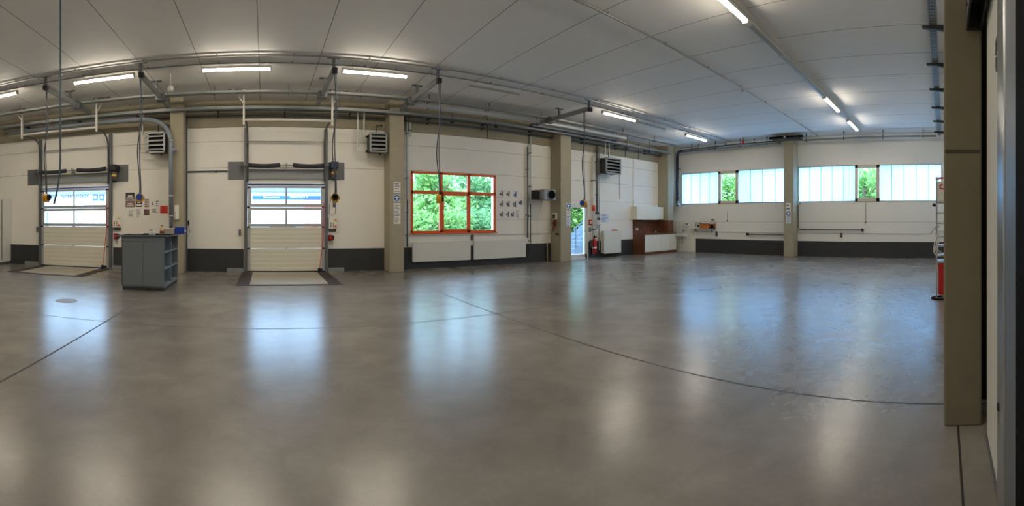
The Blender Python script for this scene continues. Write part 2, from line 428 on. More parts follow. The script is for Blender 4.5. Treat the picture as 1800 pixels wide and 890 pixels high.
# channel glass bands in the end wall --------------------------------
def light_band(nm, a, b, s0, s1, label):
    r = bpy.data.objects.new(nm, None); C.objects.link(r); r.location = (XW, (a+b)/2, ZB); r['kind'] = 'structure'; r['label'] = label
    f = MB(); w = 0.035
    f.box(XW-0.01, XW+0.1, a, b, ZB, ZB+w); f.box(XW-0.01, XW+0.1, a, b, ZT-w, ZT); f.box(XW-0.01, XW+0.1, a, a+w, ZB, ZT); f.box(XW-0.01, XW+0.1, b-w, b, ZB, ZT)
    f.build('window_frame', M['alu'], r)
    ww = 0.13
    s = MB(); s.box(XW-0.04, XW+0.08, s0, s1, ZB, ZB+ww); s.box(XW-0.04, XW+0.08, s0, s1, ZT-ww, ZT)
    s.box(XW-0.04, XW+0.08, s0, s0+ww, ZB, ZT); s.box(XW-0.04, XW+0.08, s1-ww, s1, ZB, ZT)
    sash = s.build('sash', M['wood'], r, bevel=0.006); sash['label'] = 'grey beige opening sash'
    box(XW+0.02, XW+0.026, s0+ww, s1-ww, ZB+ww, ZT-ww).build('pane', M['glass'], sash)
    for (c, d) in ((a+w, s0), (s1, b-w)):
        n = max(1, round((d-c)/0.52)); st = (d-c)/n
        for k in range(n):
            box(XW+0.03, XW+0.034, c+k*st+0.008, c+(k+1)*st-0.008, ZB+w, ZT-w).build('channel_glass', M['poly'], r)
        for k in range(1, n):
            box(XW+0.024, XW+0.05, c+k*st-0.008, c+k*st+0.008, ZB+w, ZT-w).build('rib', M['polyrib'], r)
light_band('window_2', B1[0], B1[1], ry(1298), ry(1263), 'band of frosted glass between corner pillar and middle pillar')
light_band('window_3', B2[0], B2[1], ry(1546), ry(1503), 'band of frosted glass right of the middle pillar')

# glazed personnel door ---------------------------------------------
r = bpy.data.objects.new('door_3', None); C.objects.link(r); r.location = (11, YW, 0); r['kind'] = 'structure'; r['label'] = 'white framed glass door with stairs outside'
a, b, _, zt = DR3
fm = MB(); fm.box(a, a+0.06, YW-0.02, YW+0.1, 0, zt); fm.box(b-0.06, b, YW-0.02, YW+0.1, 0, zt); fm.box(a, b, YW-0.02, YW+0.1, zt-0.06, zt)
fm.build('door_frame', M['white'], r, bevel=0.004)
lf = MB(); c, d = a+0.065, b-0.065
lf.box(c, c+0.1, YW+0.0, YW+0.06, 0.01, zt-0.065); lf.box(d-0.1, d, YW+0.0, YW+0.06, 0.01, zt-0.065); lf.box(c, d, YW+0.0, YW+0.06, zt-0.165, zt-0.065); lf.box(c, d, YW, YW+0.06, 0.01, 0.17)
leaf = lf.build('door_leaf', M['white'], r, bevel=0.004)
box(c+0.1, d-0.1, YW+0.025, YW+0.031, 0.17, zt-0.165).build('pane', M['glass'], leaf)
MB().cyl((d-0.05, YW, 1.05), (d-0.05, YW-0.05, 1.05), 0.012).cyl((d-0.05, YW-0.05, 1.05), (d-0.17, YW-0.05, 1.05), 0.011).build('handle', M['alu'], leaf)

# sectional gates -----------------------------------------------------
def gate(nm, x0, x1, label):
    r = bpy.data.objects.new(nm, None); C.objects.link(r); r.location = ((x0+x1)/2, YW-0.07, 0); r['kind'] = 'structure'; r['label'] = label
    ya, yb = YW-0.075, YW-0.03
    e0, e1 = x0+0.02, x1-0.02
    rows = [(0.03, 0.68), (0.685, 1.30), (1.305, 1.87), (1.875, 2.50)]
    for (c, d) in rows[:2]:
        m = MB().box(e0, e1, ya, yb, c, d)
        n = 5
        for k in range(n):   # pressed ribs
            z = c + (d-c)*(k+0.5)/n
            m.box(e0+0.08, e1-0.08, ya-0.004, ya+0.004, z-0.035, z+0.035)
        p = m.build('door_section', M['door'], r, bevel=0.004)
        MB().box(e0-0.005, e0+0.085, ya-0.006, ya+0.002, c, d).box(e1-0.085, e1+0.005, ya-0.006, ya+0.002, c, d).build('end_cap', M['alu'], p)
    xm = (e0+e1)/2
    for (c, d) in rows[2:]:
        m = MB(); h0, h1 = c+0.09, d-0.08
        m.box(e0, e1, ya, yb, c, h0); m.box(e0, e1, ya, yb, h1, d); m.box(e0, e0+0.11, ya, yb, h0, h1); m.box(e1-0.11, e1, ya, yb, h0, h1); m.box(xm-0.025, xm+0.025, ya, yb, h0, h1)
        p = m.build('glazed_section', M['alu'], r, bevel=0.004)
        for (s, t) in ((e0+0.11, xm-0.025), (xm+0.025, e1-0.11)):
            box(s, t, ya+0.02, ya+0.026, h0, h1).build('pane', M['glass'], p)
    box(e0, e1, ya-0.012, ya+0.03, 2.505, 2.54).build('top_seal', M['black'], r)
    box(e0-0.01, e1+0.01, ya-0.01, yb, 0.004, 0.034).build('bottom_seal', M['rubber'], r)
    for z in (0.68, 1.30, 1.87, 2.44):
        for x in (e0+0.035, e1-0.035):
            box(x-0.045, x+0.045, ya-0.03, ya-0.004, z-0.025, z+0.02).build('roller_hinge', M['black'], r)
    for z in (0.69, 1.31): box(xm-0.04, xm+0.04, ya-0.015, ya-0.003, z-0.02, z+0.02).build('hinge', M['alu'], r)
    MB().box(e1-0.19, e1-0.07, ya-0.07, ya-0.005, 0.05, 0.1).build('floor_latch', M['black'], r)
gate('door_1', D1[0], D1[1], 'sectional gate with lettering of the building outside in its top panes')
gate('door_2', D2[0], D2[1], 'sectional gate with a blue band of the building outside in its top panes')

def gate_track(x0, x1, label):
    t = thing('door_track', label, 'door track', ((x0+x1)/2, YW-0.1, 0), 'tracks of the two sectional gates')
    yb = 11.3; zb = 4.12
    for s, x in ((-1, x0-0.03), (1, x1+0.03)):
        m = MB()
        m.box(x-0.045, x+0.045, YW-0.11, YW-0.001, 0.0, 4.15)
        m.build('guide_rail', M['dgalv'], t, bevel=0.004)
        pts = [(x-s*0.05, YW-0.13, 2.6), (x-s*0.05, YW-0.13, 3.6)] + arc((x-s*0.05, YW-0.13, 3.6), (x-s*0.05, YW-0.13, 4.1), (x-s*0.05, YW-0.6, 4.1)) + [(x-s*0.05, yb, zb)]
        MB().tube(pts, 0.028).build('curved_rail', M['dgalv'], t, smooth=True)
        h = MB().box(x-0.025, x+0.025, yb-0.03, yb+0.03, zb-0.12, ZC-0.01)
        h.cyl((x, yb, 4.55), (x-s*-0.28, yb, ZC-0.02), 0.016)
        h.build('hanger', M['housing'], t)
        box(x-0.42 if s < 0 else x-0.1, x+0.1 if s < 0 else x+0.42, yb-0.03, yb+0.03, ZC-0.03, ZC+0.001).build('ceiling_plate', M['dgalv'], t)
    MB().cyl((x0-0.03, yb, zb), (x1+0.03, yb, zb), 0.032).build('cross_bar', M['housing'], t, smooth=True)
    return t
gate_track(D1[0], D1[1], 'steel track and hanging bar over the gate with lettering outside')
gate_track(D2[0], D2[1], 'steel track and hanging bar over the gate with a blue band outside')

def gate_shaft(x0, x1, label):
    z = 3.06; y = YW-0.25
    t = thing('torsion_shaft', label, 'door spring', ((x0+x1)/2, YW, z), 'spring shafts of the two sectional gates')
    MB().cyl((x0-0.25, y, z), (x1+0.08, y, z), 0.017).build('shaft', M['galv'], t, smooth=True)
    L = x1-x0
    for s0, s1, b in ((x0+0.05, x0+0.42*L, -1), (x1-0.42*L, x1-0.05, 1)):
        pts = [(s0+(s1-s0)*k/8, y, z - 0.03*math.sin(PI*k/8)) for k in range(9)]
        MB().tube(pts, 0.062, 12).build('spring', M['foam'], t, smooth=True)
    MB().box((x0+x1)/2-0.02, (x0+x1)/2+0.02, y-0.02, YW-0.001, z-0.14, z+0.05).build('bearing_bracket', M['galv'], t)
    for a, b in ((x0-0.55, x0-0.09), (x1+0.09, x1+0.58)):
        box(a, b, YW-0.012, YW+0.001, 2.67, 3.19).build('mounting_plate', M['dgalv'], t)
    MB().box(x0+0.03, x1-0.03, YW-0.05, YW+0.001, 2.68, 2.95).box(x0+0.03, x1-0.03, YW-0.07, YW-0.03, 2.68, 2.75).box(x0+0.025, x1-0.025, YW-0.1, YW-0.04, 2.93, 2.965).build('lintel_plate', M['galv'], t, bevel=0.004)
    for x in (x0-0.14,):
        MB().cyl((x-0.03, y, z), (x+0.03, y, z), 0.085, 16).build('cable_drum', M['dgalv'], t, smooth=True)
gate_shaft(D1[0], D1[1], 'spring shaft with dark sleeves above the gate with lettering outside')
gate_shaft(D2[0], D2[1], 'spring shaft with dark sleeves above the gate with a blue band outside')
def operator(x, label, body):
    t = thing('door_operator', label, 'motor', (x, YW-0.02, 2.75), 'motors of the two sectional gates')
    MB().box(x-0.11, x+0.11, YW-0.34, YW-0.014, 2.98, 3.17).build('gear_box', body, t, bevel=0.02)
    MB().cyl((x, YW-0.2, 2.98), (x, YW-0.2, 2.70), 0.075, 16).build('motor', M['dgalv'], t, smooth=True)
    MB().cyl((x, YW-0.2, 2.82), (x, YW-0.2, 2.88), 0.08, 16).build('yellow_ring', M['yellow'], t)
    MB().cyl((x, YW-0.2, 2.70), (x, YW-0.2, 2.64), 0.06, 12).build('fan_cover', M['black'], t)
    box(x-0.03, x+0.03, YW-0.12, YW-0.013, 2.7, 3.1).build('bracket_mount', M['galv'], t)
operator(D1[1]+0.2, 'black gate motor with yellow ring over the gate with lettering outside', M['black'])
operator(D2[1]+0.24, 'dark blue gate motor over the gate with a blue band outside', mat('dark_blue_motor', srgb(40, 52, 84), 0.45))
# kick plates
for x0, x1, lb in ((D1[0]-0.62, D1[0]-0.08, 'low grey steel plate left of the gate with lettering outside'), (D1[1]+0.08, D1[1]+0.62, 'low grey steel plate between gate and grey workbench'),
               (D2[0]-0.58, D2[0]-0.08, 'low grey steel plate left of the gate with blue band outside'), (D2[1]+0.08, D2[1]+0.56, 'low grey steel plate right of the gate with blue band outside')):
    tag(box(x0, x1, YW-0.1, YW-0.025, 0, 0.11).build('kick_plate', M['galv'], bevel=0.006), lb, 'steel plate', 'steel plates beside the gates')
# pull cords
for x, lb in ((D1[1]-0.06, 'orange pull cord hanging in front of the gate with lettering outside'), (D2[1]-0.05, 'red pull cord hanging in front of the gate with blue band outside')):
    t = thing('pull_cord', lb, 'cord', (x, YW-0.16, 0.05))
    MB().tube([(x, YW-0.17, 2.0), (x, YW-0.17, 1.3), (x-0.06, YW-0.18, 0.6), (x-0.13, YW-0.18, 0.1)], 0.011).build('cord', M['signred'], t)
    MB().lathe((x-0.13, YW-0.18, 0.0065), [(0.05, 0), (0.05, 0.1), (0.02, 0.12)], 10).build('weight', M['black'], t)

# drains and aprons
def apron(x0, x1, y0, y1, label):
    w = 0.3
    m = MB(); m.box(x0, x0+w, y0, y1, -0.01, 0.006); m.box(x1-w, x1, y0, y1, -0.01, 0.006); m.box(x0+w, x1-w, y0, y0+0.17, -0.01, 0.006)
    tag(m.build('drain_channel', M['steel']), label, 'floor drain', 'steel floor drains in front of the gates')
    struct('trim_1' if x0 < -5 else 'trim_2', box(x0+w+0.004, x1-w-0.004, y0+0.174, y1, -0.01, 0.005), M['apron'])
apron(lx(8, 10.4)+0.1, lx(146, 10.4), 10.35, YW-0.12, 'brown steel drain frame in the floor before the gate with lettering outside')
apron(-0.66, 1.79, 9.85, YW-0.12, 'brown steel drain frame in the floor before the gate with blue band outside')
tag(MB().cyl((lx(117, 7.2), 7.2, -0.02), (lx(117, 7.2), 7.2, 0.004), 0.2, 28).build('floor_cover', mat('worn_cover', srgb(150, 136, 122), 0.5, 0.2, var=0.1, scale=20)), 'round metal cover in the floor before the gate with lettering outside', 'manhole')

# ================================================================== LIGHTS
def make_lamp(lit):
    t = thing('batten_lamp', '', 'lamp', (0, 0, 4.72), 'lit batten lamps' if lit else 'unlit batten lamps')
    box(-0.75, 0.75, -0.055, 0.055, 4.765, 4.82).build('lamp_housing', M['housing'], t, bevel=0.006)
    MB().prism([(-0.044, 4.765), (-0.036, 4.742), (-0.02, 4.728), (0.02, 4.728), (0.036, 4.742), (0.044, 4.765)], 'x', -0.73, 0.73).build('diffuser', M['lamp'] if lit else M['lampoff'], t)
    for x in (-0.74, 0.74): box(x-0.014, x+0.014, -0.05, 0.05, 4.722, 4.822).build('end_cap', M['housing'], t)
    for x in (-0.5, 0.5): MB().cyl((x, 0.037, 4.82), (x, 0.037, ZC+0.001), 0.006, 8).build('hanger', M['galv'], t)
    return t
litp = make_lamp(True); offp = make_lamp(False)
RY, RY2 = 9.3, 3.14
rowA = [(-6.75, 'lit batten lamp cut by the left edge of the photo'), (-3.65, 'lit batten lamp above the gate with lettering outside'),
        (-0.62, 'lit batten lamp above and left of the gate with blue band outside'), (2.42, 'lit batten lamp above and right of the gate with blue band outside'),
        (9.95, 'lit batten lamp above the glass door'), (14.4, 'lit batten lamp above the kitchen corner')]
rowB = [(5.6, 'lit batten lamp nearest the camera at top right'), (11.8, 'lit batten lamp in the middle of the right lamp row'), (14.6, 'lit batten lamp nearest the frosted windows')]
first = True
for x, lb in rowA + [(x, lb) for x, lb in rowB]:
    y = RY if (x, lb) in rowA else RY2
    if first: litp.location = (x, y, 4.72); litp['label'] = lb; first = False
    else: dup(litp, (x, y, 4.72), lb)
for x in (-9.0, -5.0, -1.2, 2.2): dup(litp, (x, RY2, 4.72), 'lit batten lamp above the camera, overhead', 'lit batten lamps overhead')
first = True
for x, y, lb in ((5.45, RY, 'unlit batten lamp above the orange window'), (11.55, RY, 'unlit batten lamp end to end with lit lamp over glass door'),
              (7.2, RY2, 'unlit batten lamp in right row, nearest the camera'), (8.72, RY2, 'unlit batten lamp in right row, second of three'), (10.24, RY2, 'unlit batten lamp in right row, farthest of three')):
    if first: offp.location = (x, y, 4.72); offp['label'] = lb; first = False
    else: dup(offp, (x, y, 4.72), lb)
# conduits on the ceiling
def run(name, pts, rr, m, label, cat): return tag(MB().tube(pts, rr).build(name, m, smooth=True), label, cat)
def clipped_run(name, y, z, x0, x1, rr, label):
    t = thing(name, label, 'conduit', (x0, y, z))
    MB().cyl((x0, y, z), (x1, y, z), rr, 8).build('pipe', M['galv'], t, smooth=True)
    for k in range(int((x1-x0)/1.6)):
        x = x0+0.7+1.6*k
        box(x-0.012, x+0.012, y-0.022, y+0.022, z-0.012, ZC+0.001).build('clip', M['galv'], t)
clipped_run('conduit', 8.93, ZC-0.04, XWEST+0.1, XW-0.05, 0.018, 'long thin ceiling conduit on the camera side of the gate lamps')
clipped_run('conduit', 9.38, ZC-0.035, XWEST+0.1, 16.0, 0.014, 'long thin ceiling conduit directly behind the gate lamp row')
clipped_run('conduit', 5.04, ZC-0.04, -2.0, XW-0.05, 0.018, 'thin ceiling conduit left of the right lamp row')
tag(MB().box(-6, 16.2, RY2-0.03, RY2+0.026, ZC-0.08, ZC+0.001).build('lamp_trunking', M['housing']), 'pale lamp trunking on the ceiling above the right lamp row', 'trunking')
for x, y, lb in ((lx(787, 8.93), 8.93, 'beige junction box on gate side conduit near orange window'), (lx(103, 8.93), 8.93, 'beige junction box on conduit above gate with lettering outside'),
             (lx(1202, 8.93), 8.93, 'beige junction box on conduit above the kitchen'), (10.2, 5.04, 'beige junction box on conduit left of the right lamp row')):
    tag(box(x-0.05, x+0.05, y+0.02, y+0.12, ZC-0.07, ZC+0.001).build('junction_box', M['wood'], bevel=0.008), lb, 'junction box')

# trays and pipes along the gate wall
YT = 11.75
tag(MB().box(XWEST+0.1, 16.0, YT-0.02, YT+0.07, 4.52, 4.53).box(XWEST+0.1, 16.0, YT-0.02, YT-0.012, 4.52, 4.61).box(XWEST+0.1, 16.0, YT+0.062, YT+0.07, 4.52, 4.61).build('steel_channel', M['galv']),
    'long galvanised channel running just in front of the pillar heads', 'steel channel')
def hung_tray(name, y0, y1, z, x0, x1, label, m, hs=0.06):
    t = thing(name, label, 'cable tray', (x0, (y0+y1)/2, z))
    MB().box(x0, x1, y0, y1, z, z+0.006).box(x0, x1, y0, y0+0.006, z, z+hs).box(x0, x1, y1-0.006, y1, z, z+hs).build('tray', m, t)
    k = x0+0.6
    while k < x1:
        box(k-0.012, k+0.012, y0-0.02, y1+0.02, z-0.02, z).build('bracket', M['dgalv'], t)
        box(k-0.012, k+0.012, (y0+y1)/2-0.012, (y0+y1)/2+0.012, z, ZC+0.001).build('hanger', M['dgalv'], t)
        k += 1.9
hung_tray('cable_tray', 10.95, 11.1, 4.74, -9.5, 15.5, 'slim galvanised cable tray hung under the ceiling along gate wall', M['galv'])
hung_tray('cable_tray', 11.36, 11.51, 4.66, 3.9, 12.6, 'wide pale cable tray hung above window and glass door', M['clad'], 0.11)
for z, y, lb in ((4.60, 12.22, 'upper dark pipe running along the concrete beam'), (4.48, 12.3, 'lower dark pipe running along the concrete beam')):
    t = thing('supply_pipe', lb, 'pipe', (-9.0, y, z))
    for a, b in ((-8.45, -2.7), (-2.24, 3.49), (4.0, 9.66), (10.23, 15.98)):
        MB().cyl((a-0.0, y, z), (b, y, z), 0.022, 8).build('pipe', M['cable'], t, smooth=True)
        for k in range(3):
            x = a+0.9+k*1.9
            box(x-0.015, x+0.015, y-0.02, YW-0.03, z-0.03, z+0.03).build('clip_mount', M['black'], t)
# long dark shelf-like tray near glass door
t = thing('dark_tray', 'dark open cable tray with cables above the round fan', 'cable tray', (9.3, 11.55, 4.6))
m = MB().box(8.2, 12.4, 11.535, 11.55, 4.58, 4.66).box(8.2, 12.4, 11.69, 11.705, 4.58, 4.66)
for k in range(12): m.box(8.3+0.36*k, 8.34+0.36*k, 11.535, 11.705, 4.58, 4.6)
m.build('ladder_tray', M['dgalv'], t)
MB().cyl((8.2, 11.59, 4.63), (12.4, 11.59, 4.63), 0.03, 8).build('cable', M['black'], t); MB().cyl((8.2, 11.65, 4.62), (12.4, 11.65, 4.62), 0.02, 8).build('cable', M['cable'], t)
box(8.4, 8.43, 11.61, 11.63, 4.6, ZC+0.001).build('hanger', M['dgalv'], t); box(12.1, 12.13, 11.61, 11.63, 4.6, ZC+0.001).build('hanger', M['dgalv'], t)

# ceiling arms with pendant sockets
AY = 9.05
def arm(x, label):
    t = thing('ceiling_boom', label, 'ceiling arm', (x, AY, 4.6), 'steel arms reaching from the gate wall')
    MB().box(x-0.035, x+0.035, AY-0.05, YT+0.03, 4.62, 4.74).build('boom', M['galv'], t, bevel=0.006)
    for y in (AY, AY+1.35):
        MB().box(x-0.03, x+0.03, y-0.03, y+0.03, 4.74, ZC-0.01).box(x-0.14, x+0.14, y-0.05, y+0.05, ZC-0.015, ZC+0.001).build('hanger', M['dgalv'], t)
    box(x-0.12, x+0.12, AY+1.7, AY+1.95, 4.58, 4.76).build('trolley', M['dgalv'], t, bevel=0.02)
    box(x-0.04, x+0.08, AY-0.08, AY+0.04, 4.6, 4.72).build('end_pulley', M['black'], t, bevel=0.02)
AX = [(-5.04, 'ceiling arm left of the gate with lettering outside'), (-2.68, 'ceiling arm above the grey workbench'), (1.45, 'ceiling arm at the right of the gate with blue band outside'),
      (3.82, 'ceiling arm meeting the pillar beside the orange window'), (8.42, 'ceiling arm ending above the glass door side')]
for x, lb in AX: arm(x, lb)
tag(MB().lathe((-2.2, 9.9, 4.52), [(0.03, 0), (0.07, 0.02), (0.075, 0.07), (0.05, 0.13), (0.02, 0.14)], 16).cyl((-2.2, 9.9, 4.66), (-2.2, 9.9, ZC+0.001), 0.012).build('detector', M['white'], smooth=True), 'white detector hanging beside the arm above the workbench', 'detector')
def pendant(x, y, zb, label, face, ang=0.0, slack=0.06, block=False):
    t = thing('pendant_socket', label, 'pendant socket', (x, y, zb), 'pendant sockets hanging from the ceiling arms')
    n = 24; z1 = 4.58
    pts = [(x + slack*math.sin(2.3*PI*k/n)*math.sin(PI*k/n), y + 0.02*math.sin(5*k/n), z1 + (zb+0.16-z1)*k/n) for k in range(n+1)]
    MB().tube(pts, 0.013, 8).build('cable', M['cable'], t, smooth=True)
    pts = [(x + 0.03 - slack*0.9*math.sin(PI*k/n)**2*(0.3+0.7*k/n), y-0.015, z1 + (zb+0.16-z1)*k/n) for k in range(n+1)]
    MB().tube(pts, 0.011, 8).build('cord', M['cable'], t, smooth=True)
    # yellow body with side lugs and a round socket lid
    ca, sa = math.cos(ang), math.sin(ang)
    b = MB()
    prof = [(-0.075, 0.05), (-0.05, 0), (0.05, 0), (0.075, 0.05), (0.075, 0.15), (0.04, 0.19), (-0.04, 0.19), (-0.075, 0.15)]
    b.prism([(u, zb+w) for u, w in prof], 'y', -0.06, 0.06)
    b.box(-0.1, -0.07, -0.03, 0.03, zb+0.06, zb+0.13); b.box(0.07, 0.1, -0.03, 0.03, zb+0.06, zb+0.13); b.cyl((0, 0, zb+0.19), (0, 0, zb+0.24), 0.02, 8, 0.012)
    b.v = [(x + u*ca - w*sa, y + u*sa + w*ca, z) for u, w, z in b.v]
    b.build('socket_body', M['yellow'], t, bevel=0.008)
    d = Vector((sa, -ca, 0)); c = Vector((x, y, zb+0.11))
    MB().cyl(c + d*0.055, c + d*0.10, 0.072, 18).build('socket_lid', face, t, smooth=True)
    MB().cyl(c + d*0.095, c + d*0.105, 0.045, 18).build('socket_face', M['blue'] if face is M['signblue'] else M['rubber'], t)
    return t
PEN = [(83, 348, -5.04, 'yellow pendant socket hanging before the panes with lettering outside', 'black', 1.5), (247, 348, -2.68, 'yellow pendant socket with blue lid before the wall posters', 'signblue', 0.15),
       (588, 348, 1.45, 'yellow pendant socket hanging above the gate control box', 'black', -0.1), (770, 350, 3.82, 'yellow pendant socket hanging in front of the orange window', 'black', 1.2),
       (1024, 358, 8.42, 'yellow pendant socket hanging in front of the glass door', 'signblue', -1.3)]
for px, py, x, lb, fc, an in PEN:
    xx = lx(px, AY); pendant(xx, AY-0.05, lz(px, py, AY)-0.1, lb, M[fc], an)
# free hose
t = thing('air_hose', 'long blue grey air hose hanging from the ceiling at left', 'hose', (-2.77, 5.33, 1.75))
xh, yh = lx(106, 5.33), 5.33
MB().tube([(xh, yh, ZC+0.001), (xh, yh, 3.2), (xh, yh, 2.4)] + arc((xh, yh, 2.4), (xh-0.0, yh, 2.05), (xh-0.085, yh, lz(98, 352, 5.33)), 8), 0.014, 10).build('hose', M['hose'], t, smooth=True)
MB().cyl((xh-0.085, yh, lz(98, 352, 5.33)), (xh-0.10, yh, lz(98, 352, 5.33)-0.05), 0.018, 10).build('hose_end', M['cable'], t)

# ================================================================== THINGS ON THE GATE WALL
def wallbox(name, px0, px1, py0, py1, depth, m, label, cat, Y=YW, bevel=0.005, group=None):
    pm = (px0+px1)/2
    return tag(box(lx(px0, Y), lx(px1, Y), Y-depth, Y+0.001, lz(pm, py1, Y), lz(pm, py0, Y)).build(name, m, bevel=bevel), label, cat, group)
# locker
xr = -8.32
t = thing('locker', 'tall white steel locker at the left edge', 'locker', (-8.8, 12.2, 0))
box(-9.3, xr, 11.97, YW-0.02, 0.08, 2.22).build('body', M['white'], t, bevel=0.006)
box(-9.28, xr-0.06, 11.95, 11.972, 0.12, 2.18).build('door', M['white'], t, bevel=0.004)
box(xr-0.03, xr-0.015, 11.955, 11.972, 0.12, 2.18).build('door_gap', M['black'], t)
box(xr-0.16, xr-0.13, 11.92, 11.952, 1.1, 1.26).build('handle', M['black'], t)
box(-9.28, xr-0.02, 12.0, YW-0.04, 0, 0.08).build('foot', M['dgalv'], t)
wallbox('switch', 65, 69.5, 399, 408, 0.06, M['dgalv'], 'small grey switch left of the gate with lettering outside', 'switch')
wallbox('switch', 420, 423.5, 403, 414, 0.06, M['dgalv'], 'small grey switch left of the gate with blue band outside', 'switch')
def control(px0, px1, py0, py1, lbl, plug, lbl2):
    x0, x1 = lx(px0), lx(px1); pm = (px0+px1)/2; z0, z1 = lz(pm, py1), lz(pm, py0)
    t = thing('control_box', lbl, 'control box', ((x0+x1)/2, YW, z0), 'gate control boxes')
    box(x0, x1, YW-0.12, YW+0.001, z0, z1).build('casing', M['cream'], t, bevel=0.008)
    w = x1-x0; h = z1-z0
    for k, (u, v) in enumerate(((0.25, 0.5), (0.25, 0.35), (0.25, 0.2), (0.55, 0.5), (0.55, 0.35), (0.55, 0.2))):
        MB().cyl((x0+u*w, YW-0.12, z0+v*h), (x0+u*w, YW-0.135, z0+v*h), 0.016, 10).build('button', M['black'] if k < 3 else M['dred'], t)
    MB().cyl((x0+0.82*w, YW-0.12, z0+0.2*h), (x0+0.82*w, YW-0.15, z0+0.2*h), 0.03, 12).build('emergency_stop', M['signred'], t)
    MB().cyl((x0+0.8*w, YW-0.12, z0+0.78*h), (x0+0.8*w, YW-0.14, z0+0.78*h), 0.025, 12).build('rotary_switch', M['yellow'], t)
    MB().prism([(YW+0.001, z0), (YW-0.11, z0), (YW-0.05, z0-0.09), (YW+0.001, z0-0.09)], 'x', x0+0.02, x1-0.02).build('cable_hood', M['dgalv'], t)
    px, w2 = plug
    t2 = thing('wall_socket', lbl2, 'socket', (px, YW, z0-0.4), 'red power sockets beside the gates')
    box(px-0.05, px+0.05, YW-0.07, YW+0.001, z0-0.36, z0-0.18).build('socket_casing', M['dred'], t2, bevel=0.008)
    MB().cyl((px, YW-0.06, z0-0.27), (px+0.02, YW-0.15, z0-0.31), 0.045, 12).build('socket_lid', M['red'], t2)
    box(px+0.055, px+0.11, YW-0.08, YW+0.001, z0-0.33, z0-0.2).build('plug', M['black'], t2, bevel=0.006)
    MB().tube([(px+0.08, YW-0.06, z0-0.33), (px+0.06, YW-0.07, z0-0.5), (px+0.0, YW-0.04, z0-0.42)], 0.008).build('cord', M['cable'], t2)
control(200, 214, 380, 400, 'cream gate control box left of the posters', (lx(204), 1), 'red power socket below the control box near the workbench')
control(577, 591, 383, 402, 'cream gate control box below a yellow pendant socket', (lx(580), 1), 'red power socket right of the gate with blue band outside')
t = thing('hanging_tag', 'small dark tag hanging on a wire loop above control box', 'tag', (lx(587), YW-0.02, 1.9))
MB().tube([(lx(583), YW-0.03, 2.2), (lx(579), YW-0.03, 1.9), (lx(578.5), YW-0.03, 1.68), (lx(584), YW-0.05, 1.63), (lx(589), YW-0.03, 1.69), (lx(590), YW-0.03, 2.0)], 0.006).build('cord', M['cable'], t)
box(lx(585), lx(589), YW-0.04, YW+0.001, lz(587, 364), lz(587, 356)).build('label_plate', M['ink'], t)

